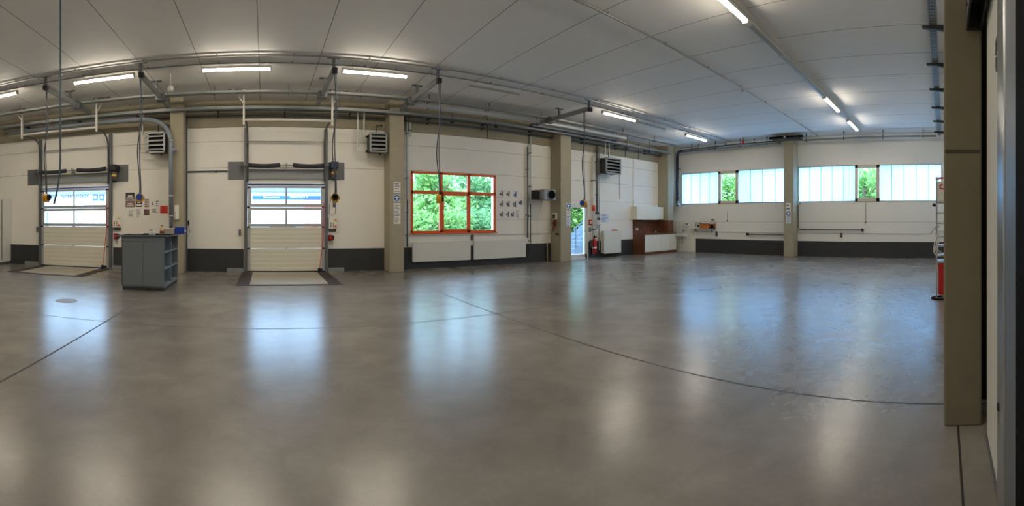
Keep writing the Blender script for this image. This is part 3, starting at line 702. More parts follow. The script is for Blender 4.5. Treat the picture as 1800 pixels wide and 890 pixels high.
# flat sheets on walls
def sheet(kind, px0, px1, py0, py1, base, label, cat, plane='L', style='text', group=None, P=None, rows=6, ink=None):
    pm = (px0+px1)/2
    if plane == 'L':
        Y = P or YW; a, b = lx(px0, Y), lx(px1, Y); z0, z1 = lz(pm, py1, Y), lz(pm, py0, Y)
        def q(mb, u0, u1, v0, v1, d0, d1): mb.box(a+(b-a)*u0, a+(b-a)*u1, Y-d1, Y-d0, z0+(z1-z0)*v0, z0+(z1-z0)*v1)
        def disc(mb, u, v, rr, d0, d1): mb.cyl((a+(b-a)*u, Y-d0, z0+(z1-z0)*v), (a+(b-a)*u, Y-d1, z0+(z1-z0)*v), rr*(b-a), 20)
    else:
        X = P or XW; a, b = ry(px0, X), ry(px1, X); z0, z1 = rz(pm, py1, X), rz(pm, py0, X)
        def q(mb, u0, u1, v0, v1, d0, d1): mb.box(X-d1, X-d0, a+(b-a)*u0, a+(b-a)*u1, z0+(z1-z0)*v0, z0+(z1-z0)*v1)
        def disc(mb, u, v, rr, d0, d1): mb.cyl((X-d0, a+(b-a)*u, z0+(z1-z0)*v), (X-d1, a+(b-a)*u, z0+(z1-z0)*v), rr*abs(b-a), 20)
    m = MB(); q(m, 0, 1, 0, 1, -0.001, 0.004); m.m = 1
    rnd = random.Random(int(px0*7+py0))
    if style == 'text':
        for k in range(rows):
            v = 1-(k+0.7)/(rows+0.4); q(m, 0.12, 0.5+0.4*rnd.random(), v-0.2/rows, v+0.1/rows, 0.004, 0.006)
    elif style == 'tools':   # drawing of a tool
        q(m, 0.55, 0.75, 0.15, 0.85, 0.004, 0.006); q(m, 0.25, 0.75, 0.2+0.2*rnd.random(), 0.38+0.2*rnd.random(), 0.004, 0.006); disc(m, 0.35, 0.35+0.25*rnd.random(), 0.16, 0.004, 0.007)
    elif style == 'photo':
        q(m, 0.06, 0.94, 0.08, 0.92, 0.004, 0.006); m.m = 2; q(m, 0.25, 0.75, 0.4, 0.62, 0.006, 0.007); q(m, 0.1, 0.9, 0.12, 0.3, 0.006, 0.0065)
    elif style == 'grid':
        for i in range(3):
            for k in range(4): q(m, 0.08+0.3*i, 0.32+0.3*i, 0.06+0.235*k, 0.24+0.235*k, 0.004, 0.006)
    elif style == 'triangle':
        n0 = len(m.v); q(m, 0.15, 0.6, 0.2, 0.8, 0.004, 0.006)
        zt = z0+(z1-z0)*0.8; m.v[n0:] = [(v if v[2] < zt-1e-4 else (a+(b-a)*0.2, v[1], v[2])) for v in m.v[n0:]]
    elif style == 'protect':   # round blue sign with a white head and ear muffs
        disc(m, 0.5, 0.5, 0.46, 0.004, 0.007); m.m = 2
        disc(m, 0.5, 0.53, 0.17, 0.007, 0.009); q(m, 0.36, 0.64, 0.2, 0.34, 0.007, 0.009); disc(m, 0.27, 0.52, 0.1, 0.007, 0.009); disc(m, 0.73, 0.52, 0.1, 0.007, 0.009)
        q(m, 0.27, 0.73, 0.74, 0.78, 0.007, 0.009)
    mats = [base, ink or M['ink'], M['paper']]
    if style == 'protect': mats = [M['bpaper'], M['signblue'], M['letters_w']]
    return tag(m.build(kind, mats), label, cat, group)
G = 'sheets on the wall behind the workbench'
sheet('photo_print', 221, 236.5, 339, 351, M['black'], 'dark photo print, upper one left of the blue pendant socket', 'picture', style='photo', group=G, ink=M['photo'])
sheet('photo_print', 221, 236.5, 353, 364.5, M['black'], 'brownish photo print below the dark photo print', 'picture', style='photo', group=G, ink=M['pinkprint'])
sheet('photo_print', 238.5, 250, 347, 364, M['photo'], 'dark upright photo print behind the blue pendant socket', 'picture', style='photo', group=G, ink=M['black'])
sheet('photo_print', 253.5, 262.5, 349.5, 365.5, M['paper'], 'upright sheet with a grid of small pictures, upper of two', 'picture', style='grid', group=G, ink=M['pinkprint'])
sheet('photo_print', 253, 262.5, 368, 378.5, M['pinkprint'], 'small square sheet of little pictures, lower of two', 'picture', style='grid', group=G, ink=M['photo'])
sheet('paper_notice', 266, 272.5, 352, 362.5, M['paper'], 'small white sheet with a dark triangle', 'notice', style='triangle', group=G)
sheet('paper_notice', 273, 280.5, 351.5, 364, M['paper'], 'blank looking white sheet right of the dark triangle', 'notice', rows=3, group=G)
sheet('paper_notice', 225, 237.5, 368, 381, M['paper'], 'white sheet with a small table, below the brownish print', 'notice', rows=5, group=G)
sheet('paper_notice', 239, 248.5, 367.5, 383, M['paper'], 'white text sheet below the dark upright photo print', 'notice', rows=9, group=G)
sheet('paper_notice', 266, 280, 366, 376, M['paper'], 'wide white sheet with two handwritten lines left of red sign', 'notice', rows=3, group=G)
sheet('red_sign', 281.5, 295, 362, 376, M['signred'], 'bright red square sign beside the grey duct', 'sign', rows=4, group=G, ink=M['dred'])
# duct at pillar
t = thing('exhaust_duct', 'grey duct pipe curving down in front of the first pillar', 'duct', (lx(300.5, 11.78), 11.78, 0.9))
yd = 11.76; xd = lx(300.5, yd); zt = lz(262, 209, yd)
pts = [(-7.9, yd, zt-0.02), (-4.2, yd, zt)] + arc((-3.55, yd, zt), (xd, yd, zt), (xd, yd, zt-0.75), 10) + [(xd, yd, lz(300, 381, yd))]
MB().tube(pts, 0.062, 14).build('pipe', M['duct'], t, smooth=True)
MB().cyl((xd, yd, lz(300, 381, yd)), (xd, yd, 1.2), 0.05, 14).build('lower_pipe', mat('dark_duct', srgb(84, 90, 98), 0.5), t, smooth=True)
for py in (248, 345, 380): MB().cyl((xd, yd, lz(300, py, yd)-0.02), (xd, yd, lz(300, py, yd)+0.03), 0.068, 14).build('collar', M['alu'], t, smooth=True)
box(xd-0.02, xd+0.02, yd+0.05, YP+0.001, 2.4, 2.46).build('clip_mount', M['dgalv'], t)
MB().cyl((xd+0.04, yd, lz(306, 263.5, yd)), (xd+0.17, yd, lz(306, 263.5, yd)), 0.05, 12).build('branch_stub', M['duct'], t, smooth=True)
t = thing('wall_phone', 'cream wall unit on the pillar beside the grey duct', 'wall unit', (lx(310, YP), YP, 1.5))
box(lx(306.5, YP), lx(315, YP), YP-0.06, YP+0.001, lz(310, 386, YP), lz(310, 361, YP)).build('casing', M['cream'], t, bevel=0.008)
box(lx(307.5, YP), lx(310, YP), YP-0.075, YP-0.058, lz(310, 384, YP), lz(310, 372, YP)).build('handset', M['wood'], t, bevel=0.004)
tag(MB().box(-2.279, -2.24, 12.3, 12.36, 0, 4.5).box(-2.279, -2.26, 12.25, 12.4, 4.44, 4.52).build('conduit', M['cable']), 'dark vertical conduit at the right side of the first pillar', 'conduit')
tag(MB().cyl((lx(326), YW-0.03, lz(380, 301.5)), (D2[0]-0.56, YW-0.03, lz(380, 301.5)), 0.022).box(lx(380)-0.02, lx(380)+0.02, YW-0.04, YW+0.001, lz(380, 304), lz(380, 299)).build('conduit', M['cable'], smooth=True), 'dark horizontal conduit running from first pillar to gate plate', 'conduit')
t = thing('charger', 'black charger with cable on the wall right of workbench', 'charger', (lx(331), YW, 1.3))
box(lx(328), lx(335), YW-0.03, YW+0.001, lz(331, 389), lz(331, 384)).build('socket_plate', M['white'], t); box(lx(330.8), lx(333), YW-0.08, YW-0.029, lz(331, 396), lz(331, 388)).build('plug', M['black'], t, bevel=0.006)
MB().tube([(lx(332), YW-0.05, lz(331, 396)), (lx(334), YW-0.04, lz(331, 408)), (lx(331), YW-0.03, lz(331, 416)), (lx(327), YW-0.03, lz(331, 408)), (lx(328), YW-0.03, lz(331, 390))], 0.006).build('cable', M['cable'], t)

# fan heaters
def heater(px0, px1, py0, py1, label, pipes, yf=11.85):
    pm = (px0+px1)/2
    x0, x1 = lx(px0, yf), lx(px1, yf); z0, z1 = lz(pm, py1, yf), lz(pm, py0, yf)
    t = thing('fan_heater', label, 'heater', ((x0+x1)/2, YW, z0), 'fan heaters under the concrete beam')
    box(x0+0.02, x1-0.02, yf+0.05, yf+0.42, z0+0.02, z1-0.02).build('body', M['dheater'], t, bevel=0.01)
    f = MB(); w = 0.05
    f.box(x0, x1, yf, yf+0.06, z1-w, z1); f.box(x0, x1, yf, yf+0.06, z0, z0+w); f.box(x0, x0+w, yf, yf+0.06, z0, z1); f.box(x1-w, x1, yf, yf+0.06, z0, z1)
    f.build('front_frame', M['heater'], t, bevel=0.008)
    for k in range(4):
        z = z0+w+(z1-z0-2*w)*(k+0.5)/4
        MB().prism([(yf+0.005, z-0.005), (yf+0.06, z+0.045), (yf+0.06, z+0.03), (yf+0.005, z-0.03)], 'x', x0+w, x1-w).build('louvre', M['heater'], t)
    box(x0+w, x1-w, yf+0.045, yf+0.051, z0+w, z1-w).build('dark_grille', M['rubber'], t)
    for xa in (x0+0.2, x1-0.16): box(xa, xa+0.06, yf+0.3, YW+0.001, z1-0.08, z1).build('wall_mount', M['dgalv'], t)
    MB().cyl(((x0+x1)/2+0.1, yf+0.25, z0+0.02), ((x0+x1)/2+0.1, yf+0.25, z0-0.04), 0.02, 8).build('drain_plug', M['black'], t)
    MB().tube([((x0+x1)/2, yf+0.3, z1-0.02), ((x0+x1)/2, yf+0.3, z1+0.25), ((x0+x1)/2+0.2, yf+0.35, z1+0.28), ((x0+x1)/2+0.25, YW-0.03, z1+0.3)], 0.016).build('supply_cable', M['black'], t)
    for ppx, pz in pipes:
        X = lx(ppx, 12.1)
        MB().tube([(X, 12.1, 4.6), (X, 12.1, z0+pz*(z1-z0)+0.08)] + arc((X, 12.1, z0+pz*(z1-z0)+0.08), (X, 12.1, z0+pz*(z1-z0)), (X+0.08, 12.1, z0+pz*(z1-z0)), 4) + [(x0+0.05, 12.1, z0+pz*(z1-z0))], 0.024, 10).build('water_pipe', M['white'], t, smooth=True)
        MB().cyl((x0-0.07, 12.1, z0+pz*(z1-z0)), (x0+0.03, 12.1, z0+pz*(z1-z0)), 0.034, 10).build('valve', M['black'], t)
heater(258, 290, 232, 269, 'fan heater above the wall posters', [(251, 0.85), (246, 0.12)])
heater(650, 681, 233, 268, 'fan heater beside the pillar left of the orange window', [(629, 0.1), (640, 0.85)])
heater(1066, 1092, 278, 306, 'fan heater on the wall above the small radiator', [(1064, 0.12), (1071, 0.9)], yf=11.9)

# radiators
def radiator(x0, x1, z0, z1, y0, y1, label):
    t = thing('radiator', label, 'radiator', ((x0+x1)/2, YW, z0), 'flat white radiators on the gate wall')
    box(x0, x1, y0, y0+0.02, z0, z1).build('front_panel', M['rad'], t, bevel=0.006)
    box(x0+0.01, x1-0.01, y0+0.02, y1, z0+0.02, z1-0.012).build('core', M['rad'], t)
    box(x0+0.02, x1-0.02, y0+0.03, y1-0.02, z1-0.013, z1-0.002).build('top_grille', M['heater'], t)
    for xa in (x0+0.2, x1-0.24): box(xa, xa+0.04, y1-0.001, YW+0.001, z0+0.1, z1-0.1).build('wall_mount', M['dgalv'], t)
    MB().cyl((x1, (y0+y1)/2, z1-0.08), (x1+0.07, (y0+y1)/2, z1-0.08), 0.022, 10).build('valve', M['white'], t)
radiator(lx(725, 12.38), lx(827, 12.38), 0.22, 0.82, 12.36, 12.45, 'long white radiator under the left half of the orange window')
radiator(lx(833, 12.38), lx(924, 12.38), 0.22, 0.82, 12.36, 12.45, 'long white radiator right of the window middle, below the notices')
radiator(lx(1062, 12.22), lx(1092, 12.22), 0.15, 1.06, 12.22, 12.42, 'short tall white radiator right of the fire extinguisher')
tag(box(lx(1077, 12.3), lx(1085, 12.3), 12.27, 12.37, 1.059, 1.11).build('red_case', M['red'], bevel=0.01), 'small red case lying on the short radiator', 'case')
t = thing('wall_socket', 'dark double socket between the two long radiators', 'socket', (lx(829.5), YW, 0.9))
box(lx(827.5), lx(831.5), YW-0.05, YW+0.001, lz(829, 423), lz(829, 413)).build('socket_casing', M['black'], t, bevel=0.005)
box(lx(828), lx(831), YW-0.06, YW-0.049, lz(829, 421.5), lz(829, 418.5)).build('lid', M['dgalv'], t); box(lx(828), lx(831), YW-0.06, YW-0.049, lz(829, 417.5), lz(829, 414.5)).build('lid', M['dgalv'], t)
tag(box(lx(713), 9.68, YW-0.025, YW+0.001, 1.0, 1.03).build('conduit_rail', M['housing']), 'thin pale rail on the wall just below the orange window', 'rail')
# pipes beside window
def pipe_v(name, px, py0, py1, rr, m, label, Y=12.4, cat='pipe', foot=None):
    x = lx(px, Y); z1, z0 = lz(px, py0, Y), lz(px, py1, Y)
    t = thing(name, label, cat, (x, Y, z0))
    MB().cyl((x, Y, z0), (x, Y, z1), rr, 10).build('pipe', m, t, smooth=True)
    for k in range(2):
        z = z0 + (z1-z0)*(0.25+0.5*k); box(x-rr*1.2, x+rr*1.2, Y-rr*1.1, YW+0.001, z-0.015, z+0.015).build('clip_mount', M['dgalv'], t)
    return t
pipe_v('heating_pipe', 715.5, 196, 352, 0.03, M['clad'], 'bright clad pipe close to the pillar, left of the orange window')
pipe_v('heating_pipe', 721, 196, 240, 0.03, M['clad'], 'short bright clad pipe stub above left of the orange window')
pipe_v('heating_pipe', 716, 352.5, 434, 0.022, M['dgalv'], 'bare grey pipe going down to the radiator left of the window')
pipe_v('heating_pipe', 927.5, 258, 418, 0.026, M['dgalv'], 'grey pipe right of the notices, left of a pair')
pipe_v('heating_pipe', 932.5, 240, 357, 0.032, M['clad'], 'bright clad pipe right of the notices, right of a pair')
pipe_v('heating_pipe', 932.5, 358, 446, 0.02, M['dgalv'], 'bare grey pipe dropping beside the end of the second radiator')
pipe_v('heating_pipe', 962, 427, 461, 0.02, M['concrete'], 'thin beige pipe at the dark wall foot below the round fan')
# notices
NP = [(876, 886, 333.5, 347), (888, 898, 334, 348), (901, 909.5, 335, 348.5), (876, 886, 351, 365.5), (888, 898, 351.5, 366), (900, 909, 352, 366.5), (876, 886, 370, 383), (888, 896, 370.5, 383.5), (896.5, 905, 370.5, 383), (909.5, 919.5, 351.5, 361), (906, 914, 370, 383.5)]
NL = ['top row, left', 'top row, middle', 'top row, right', 'middle row, far left', 'middle row, second from left', 'middle row, third from left', 'bottom row, far left', 'bottom row, second from left', 'bottom row, third from left', 'middle row, far right, wide bluish', 'bottom row, far right, pale']
for (a, b, c, d), lb in zip(NP, NL):
    sheet('tool_notice', a, b, c, d, M['bpaper'] if 'bluish' in lb or 'top row, right' in lb else M['paper'], 'instruction sheet right of the orange window, ' + lb, 'notice', style='text' if 'pale' in lb else 'tools', group='instruction sheets right of the orange window')
# pillar signs
GP = 'notices on the pillars'
sheet('pillar_notice', 692, 704, 320.5, 339, M['paper'], 'white notice above the blue sign, pillar left of window', 'notice', P=YP, group=GP, rows=4)
sheet('safety_sign', 692, 703, 342, 354, M['bpaper'], 'round blue safety sign on the pillar left of the window', 'sign', P=YP, style='protect', group='blue safety signs')
sheet('pillar_notice', 692, 704, 357, 394, M['paper'], 'long white text notice below blue sign, pillar left of window', 'notice', P=YP, group=GP, rows=14)
sheet('safety_sign', 995.5, 1003, 357, 367, M['bpaper'], 'round blue safety sign on the pillar beside the glass door', 'sign', P=YP, style='protect', group='blue safety signs')
sheet('pillar_notice', 995.5, 1003, 368.5, 380, M['paper'], 'white notice under blue sign beside the glass door, upper', 'notice', P=YP, group=GP, rows=4)
sheet('pillar_notice', 995.5, 1003, 381, 397, M['bpaper'], 'bluish text notice beside the glass door, lower', 'notice', P=YP, group=GP, rows=9)
sheet('pillar_notice', 1381.5, 1390, 357, 371, M['paper'], 'white notice above blue sign on the pillar between frosted windows', 'notice', plane='R', P=XP, group=GP, rows=2)
sheet('safety_sign', 1382, 1390, 371.5, 380, M['bpaper'], 'round blue safety sign on the pillar between frosted windows', 'sign', plane='R', P=XP, style='protect', group='blue safety signs')
sheet('pillar_notice', 1381.5, 1390, 381, 393, M['bpaper'], 'text notice below blue sign, pillar between frosted windows', 'notice', plane='R', P=XP, group=GP, rows=7)
# round fan box left of third pillar
yf = 11.85; x0, x1 = lx(957, yf), lx(977, yf); z0, z1 = lz(967, 352, yf), lz(967, 333, yf)
t = thing('exhaust_fan', 'grey fan box with round black opening left of the glass door pillar', 'fan', ((x0+x1)/2, YW, z0))
box(x0, x1, yf, yf+0.3, z0, z1).build('casing', M['heater'], t, bevel=0.02)
cx, cz = (x0+x1)/2+0.05, (z0+z1)/2
MB().cyl((cx, yf, cz), (cx, yf-0.03, cz), 0.17, 24).build('inlet_ring', M['dgalv'], t, smooth=True); MB().cyl((cx, yf-0.028, cz), (cx, yf-0.034, cz), 0.15, 24).build('black_opening', M['rubber'], t)
box(x0-0.12, x0+0.3, yf+0.3, YW+0.001, z0+0.04, z1-0.02).build('rear_housing_mount', M['dheater'], t, bevel=0.01)
MB().tube([(x0+0.15, yf+0.28, z0), (x0+0.1, yf+0.4, z0-0.35), (x0+0.02, yf+0.5, 1.2), (x0+0.2, yf+0.5, 0.98), (x0+0.45, yf+0.4, 1.05), (9.69, 12.2, 1.45)], 0.012).build('cable', M['wcable'], t, smooth=True)
t = thing('wall_socket', 'white and red power socket on the pillar below the fan', 'socket', (9.69, 12.2, 1.3), 'red power sockets')
box(9.62, 9.701, 12.1, 12.3, 1.52, 1.75).build('socket_casing', M['white'], t, bevel=0.006); box(9.6, 9.625, 12.13, 12.25, 1.56, 1.7).build('display', M['black'], t)
MB().cyl((9.68, 12.2, 1.45), (9.58, 12.15, 1.38), 0.055, 12).build('socket_lid', M['dred'], t); MB().cyl((9.58, 12.15, 1.36), (9.56, 12.14, 1.1), 0.035, 10).build('plug', M['dred'], t)
box(9.64, 9.701, 12.18, 12.24, 1.3, 1.5).build('plate', M['dred'], t)
t = thing('valve', 'small dark tap valve low on the pillar beside the glass door', 'valve', (9.6, 12.0, 0.95))
MB().cyl((9.701, 12.0, 1.0), (9.6, 12.0, 1.0), 0.02, 8).build('pipe', M['dgalv'], t); MB().cyl((9.6, 11.95, 1.0), (9.6, 12.05, 1.0), 0.035, 10).build('tap', M['black'], t)
# right of glass door
dpipe = pipe_v('down_pipe', 1043.5, 275, 446, 0.055, M['white'], 'fat white pipe right of the glass door', Y=12.4)
MB().cyl((lx(1043.5, 12.4), 12.4, lz(1043, 371, 12.4)), (lx(1043.5, 12.4), 12.4, lz(1043, 361, 12.4)), 0.062, 14).build('pipe_band', M['signred'], dpipe, smooth=True)['label'] = 'orange red sleeve'
pipe_v('heating_pipe', 1049.5, 255, 372, 0.035, M['dgalv'], 'dark grey pipe beside the fat white pipe')
pipe_v('heating_pipe', 1053.5, 262, 440, 0.032, M['clad'], 'bright clad pipe left of the short radiator')
t = thing('fire_alarm', 'red fire alarm call point right of the glass door', 'alarm', (lx(1037), YW, 1.4))
box(lx(1034), lx(1040), YW-0.05, YW+0.001, lz(1037, 395.5), lz(1037, 386.5)).build('casing', M['red'], t, bevel=0.01); box(lx(1035.3), lx(1038.7), YW-0.056, YW-0.049, lz(1037, 393.5), lz(1037, 388.5)).build('call_button', M['paper'], t)
wallbox('switch', 1034.5, 1038.3, 400, 408, 0.03, M['heater'], 'grey light switch under the fire alarm', 'switch')
t = thing('valve_station', 'white and black valve fittings on the pipe above the radiator', 'valve', (lx(1050, 12.3), 12.3, 1.1))
X = lx(1050, 12.28)
box(X-0.05, X+0.05, 12.2, 12.36, lz(1050, 395, 12.28), lz(1050, 387, 12.28)).build('valve_body', M['white'], t, bevel=0.01); MB().cyl((X-0.03, 12.2, lz(1050, 385, 12.28)), (X-0.03, 12.12, lz(1050, 385, 12.28)), 0.045, 12).build('hand_wheel', M['black'], t)
MB().cyl((X, 12.28, lz(1050, 402, 12.28)), (X, 12.28, lz(1050, 372, 12.28)), 0.03, 10).build('pipe', M['alu'], t); box(X-0.06, X+0.03, 12.22, 12.34, lz(1050, 377, 12.28), lz(1050, 373, 12.28)).build('gauge_head', M['black'], t); box(X-0.02, X+0.02, 12.28, YW+0.001, 1.4, 1.44).build('clip_mount', M['dgalv'], t)
t = thing('fire_extinguisher', 'red fire extinguisher on the dark wall foot by the glass door', 'fire extinguisher', (lx(1045, 12.25), 12.25, 0.2))
X = lx(1045, 12.25)
MB().lathe((X, 12.25, 0.2), [(0.07, 0), (0.085, 0.02), (0.085, 0.46), (0.06, 0.53), (0.025, 0.56), (0.025, 0.6)], 18).build('cylinder', M['red'], t, smooth=True)
MB().lathe((X, 12.25, 0.38), [(0.0865, 0), (0.0865, 0.07)], 18).build('label_band', M['paper'], t, smooth=True)
MB().box(X-0.03, X+0.09, 12.22, 12.28, 0.8, 0.85).box(X-0.02, X+0.1, 12.235, 12.265, 0.87, 0.89).cyl((X, 12.25, 0.78), (X, 12.25, 0.87), 0.025, 10).build('valve_handle', M['black'], t)
MB().tube([(X-0.03, 12.23, 0.82), (X-0.12, 12.2, 0.75), (X-0.115, 12.2, 0.5), (X-0.1, 12.2, 0.32)], 0.012).build('discharge_hose', M['rubber'], t)
box(X-0.03, X+0.03, 12.33, YW+0.001, 0.4, 0.7).build('wall_mount', M['dgalv'], t)
sheet('paper_notice', 1056, 1070, 376.5, 391, M['bpaper'], 'pale blue notice above the short radiator', 'notice', rows=8)
tag(MB().cyl((lx(1089), YW-0.02, lz(1089, 350)), (lx(1089), YW-0.02, lz(1089, 296)), 0.009, 8).box(lx(1089)-0.02, lx(1089)+0.02, YW-0.03, YW+0.001, lz(1089, 300), lz(1089, 296)).build('thin_pipe', M['cable']), 'thin dark cord on the wall below the far fan heater', 'cord')
t = thing('wall_conduit', 'white conduit with box above the kitchen wall cabinet', 'conduit', (lx(1113), YW, 2.1))
MB().box(lx(1112.6), lx(1114.2), YW-0.03, YW+0.001, lz(1113, 352), 4.4).build('conduit_pipe', M['white'], t); box(lx(1112), lx(1118), YW-0.08, YW+0.001, lz(1115, 363.5), lz(1115, 351)).build('junction_box', M['white'], t, bevel=0.008)
# beam stubs
for px in (855, 1098, 1121): tag(box(lx(px)-0.02, lx(px)+0.02, YW-0.05, YW-0.039, 4.2, 4.9).build('beam_seam', M['dheater']), 'thin dark vertical joint on the concrete beam ' + {855: 'above the orange window', 1098: 'right of the far fan heater', 1121: 'above the kitchen wall cabinet'}[px], 'joint strip')
for px, py, lb in ((795, 214, 'above the orange window, left one'), (872, 222, 'above the orange window, right one'), (1103, 260, 'above the far fan heater'), (1142, 267, 'above the kitchen wall cabinet')):
    x = lx(px, 11.6); z = lz(px, py, 11.6)
    t = thing('pipe_hanger', 'dark pipe hanger under the ceiling tray ' + lb, 'hanger', (x, 11.6, z-0.05), 'dark pipe hangers')
    MB().cyl((x, 11.6, z), (x, 11.6, ZC+0.001), 0.01, 8).build('rod', M['cable'], t); MB().box(x-0.05, x+0.05, 11.57, 11.63, z-0.05, z+0.02).build('clamp', M['black'], t, bevel=0.01)

# ================================================================== WORKBENCH
bx0, bx1, by0, by1, bh = -3.05, -2.10, 8.85, 10.25, 1.14
t = thing('workbench', 'grey cupboard workbench with open shelves on its right side', 'workbench', ((bx0+bx1)/2, (by0+by1)/2, 0))
th = 0.02
b = MB(); b.box(bx0, bx1, by0, by0+th, 0.09, bh); b.box(bx0, bx1, by1-th, by1, 0.09, bh); b.box(bx0, bx0+th, by0, by1, 0.09, bh); b.box(bx0, bx1, by0, by1, 0.07, 0.1); b.box(bx1-0.4, bx1-0.38, by0, by1, 0.09, bh)
b.build('body', M['gcab'], t, bevel=0.003)
box(bx0+0.02, (bx0+bx1)/2-0.003, by0-0.02, by0, 0.1, bh-0.1).build('door', M['gcab'], t, bevel=0.003); box((bx0+bx1)/2+0.003, bx1-0.02, by0-0.02, by0, 0.1, bh-0.1).build('door', M['gcab'], t, bevel=0.003)
box(bx0, bx1, by0-0.02, by0, bh-0.095, bh).build('front_strip', M['gcab'], t)
ym = (by0+by1)/2 - 0.02
for z in (0.1, 0.45, 0.80): box(bx1-0.38, bx1, by0+th, by1-th, z, z+0.022).build('shelf', M['gcabin'], t)
box(bx1-0.38, bx1, ym-0.012, ym+0.012, 0.1, bh).build('divider', M['gcabin'], t)
box(bx0-0.1, bx1+0.05, by0-0.07, by1+0.07, bh, bh+0.035).build('worktop', M['gtop'], t, bevel=0.005)
MB().box(bx0+0.02, bx1-0.01, by0+0.01, by1-0.02, 0, 0.07).build('plinth_base', M['plinth'], t)
tz = bh+0.035
SH = [(0.8235, by0+0.1, 0.25, 0.10, 'black', 'black tool case', 'case'), (0.8235, ym+0.2, 0.2, 0.16, 'black', 'black machine', 'machine'), (0.4735, ym+0.05, 0.14, 0.26, 'paper', 'white container', 'container'), (0.1235, ym+0.05, 0.14, 0.26, 'bpaper', 'pale container', 'container'),
      (0.8235, ym+0.45, 0.15, 0.09, 'dgalv', 'grey small part', 'part')]
SHL = ['black tool case on the upper shelf of the workbench, left bay', 'black machine on the upper shelf of the workbench, right bay', 'white container on the middle shelf of the workbench', 'pale container on the bottom shelf of the workbench', 'small grey tin at the end of the upper workbench shelf']
for (z, y, w, h, m, nm, ct), lb in zip(SH, SHL):
    o = MB().box(bx1-0.32, bx1-0.06, y, y+w, z, z+h)
    if ct == 'machine': o.cyl((bx1-0.2, y+0.1, z+h), (bx1-0.2, y+0.1, z+h+0.06), 0.05, 12)
    if ct == 'container': o.box(bx1-0.25, bx1-0.12, y+0.03, y+w-0.03, z+h, z+h+0.02)
    if ct == 'case': o.box(bx1-0.06, bx1-0.05, y+0.08, y+0.17, z+0.03, z+0.06)
    tag(o.build(nm.replace(' ', '_'), M[m], bevel=0.008), lb, ct)
def top_x(px, y): return lx(px, y)
tag(box(bx0+0.0, top_x(272, 9.2), 9.0, 9.55, tz, tz+0.012).build('desk_mat', M['rubber'], bevel=0.004), 'black mat on the left of the workbench top', 'mat')
tag(box(top_x(276, 9.1), top_x(300, 9.1), 9.0, 9.5, tz, tz+0.012).build('desk_mat', M['rubber'], bevel=0.004), 'black mat on the right of the workbench top', 'mat')
tag(MB().box(-2.95, -2.7, 9.1, 9.35, tz+0.012, tz+0.03).box(-2.9, -2.72, 9.12, 9.3, tz+0.03, tz+0.04).build('paper_pile', M['paper']), 'loose papers on the left black mat', 'papers')
for px, lb, lid in ((264.5, 'white tub with dark lid on the workbench top', 'black'), (270.5, 'pale cup right of the white tub', 'wood')):
    x = top_x(px, 8.98); t = thing('tub', lb, 'tub', (x, 8.98, tz), 'small tubs on the workbench')
    MB().lathe((x, 8.98, tz), [(0.032, 0), (0.036, 0.1)], 14).build('cup', M['paper'] if lid == 'black' else M['cream'], t, smooth=True)
    MB().lathe((x, 8.98, tz+0.1), [(0.037, 0), (0.037, 0.015)], 14).build('lid', M[lid], t, smooth=True)
x = top_x(279, 9.35); t = thing('bottle', 'beige bottle with red cap on the workbench top', 'bottle', (x, 9.65, tz))
MB().lathe((x, 9.65, tz), [(0.05, 0), (0.05, 0.12), (0.03, 0.16), (0.02, 0.18)], 14).build('bottle_body', mat('beige_plastic', srgb(214, 190, 130), 0.4), t, smooth=True); MB().lathe((x, 9.65, tz+0.18), [(0.022, 0), (0.02, 0.03)], 12).build('cap', M['red'], t); MB().lathe((x, 9.65, tz+0.02), [(0.0515, 0), (0.0515, 0.05)], 14).build('label_band', M['dred'], t)
x0, x1 = top_x(286, 9.7), top_x(305.5, 9.7); t = thing('carton', 'flat open cardboard carton on the workbench top', 'carton', ((x0+x1)/2, 9.8, tz))
box(x0, x1, 9.7, 9.95, tz, tz+0.12).build('carton_body', mat('carton_grey', srgb(196, 188, 172), 0.7), t, bevel=0.004); box(x0-0.01, x1+0.01, 9.69, 9.96, tz+0.12, tz+0.135).build('lid', M['paper'], t)
x0, x1 = top_x(307.6, 9.75), top_x(323.5, 9.75); t = thing('storage_bin', 'blue plastic storage bin at the right end of the workbench', 'bin', ((x0+x1)/2, 9.8, tz))
b = MB(); z1 = tz+0.16
b.box(x0, x1, 9.75, 9.98, tz, tz+0.008); b.box(x0, x1, 9.75, 9.758, tz, z1); b.box(x0, x1, 9.972, 9.98, tz, z1); b.box(x0, x0+0.008, 9.75, 9.98, tz, z1); b.box(x1-0.008, x1, 9.75, 9.98, tz, z1)
b.build('bin_body', M['blue'], t, bevel=0.003); box(x0-0.006, x1+0.006, 9.744, 9.752, tz+0.075, tz+0.09).build('rib', M['blue'], t); box(x1-0.002, x1+0.02, 9.8, 9.9, tz+0.05, tz+0.1).build('label_clip', M['paper'], t)

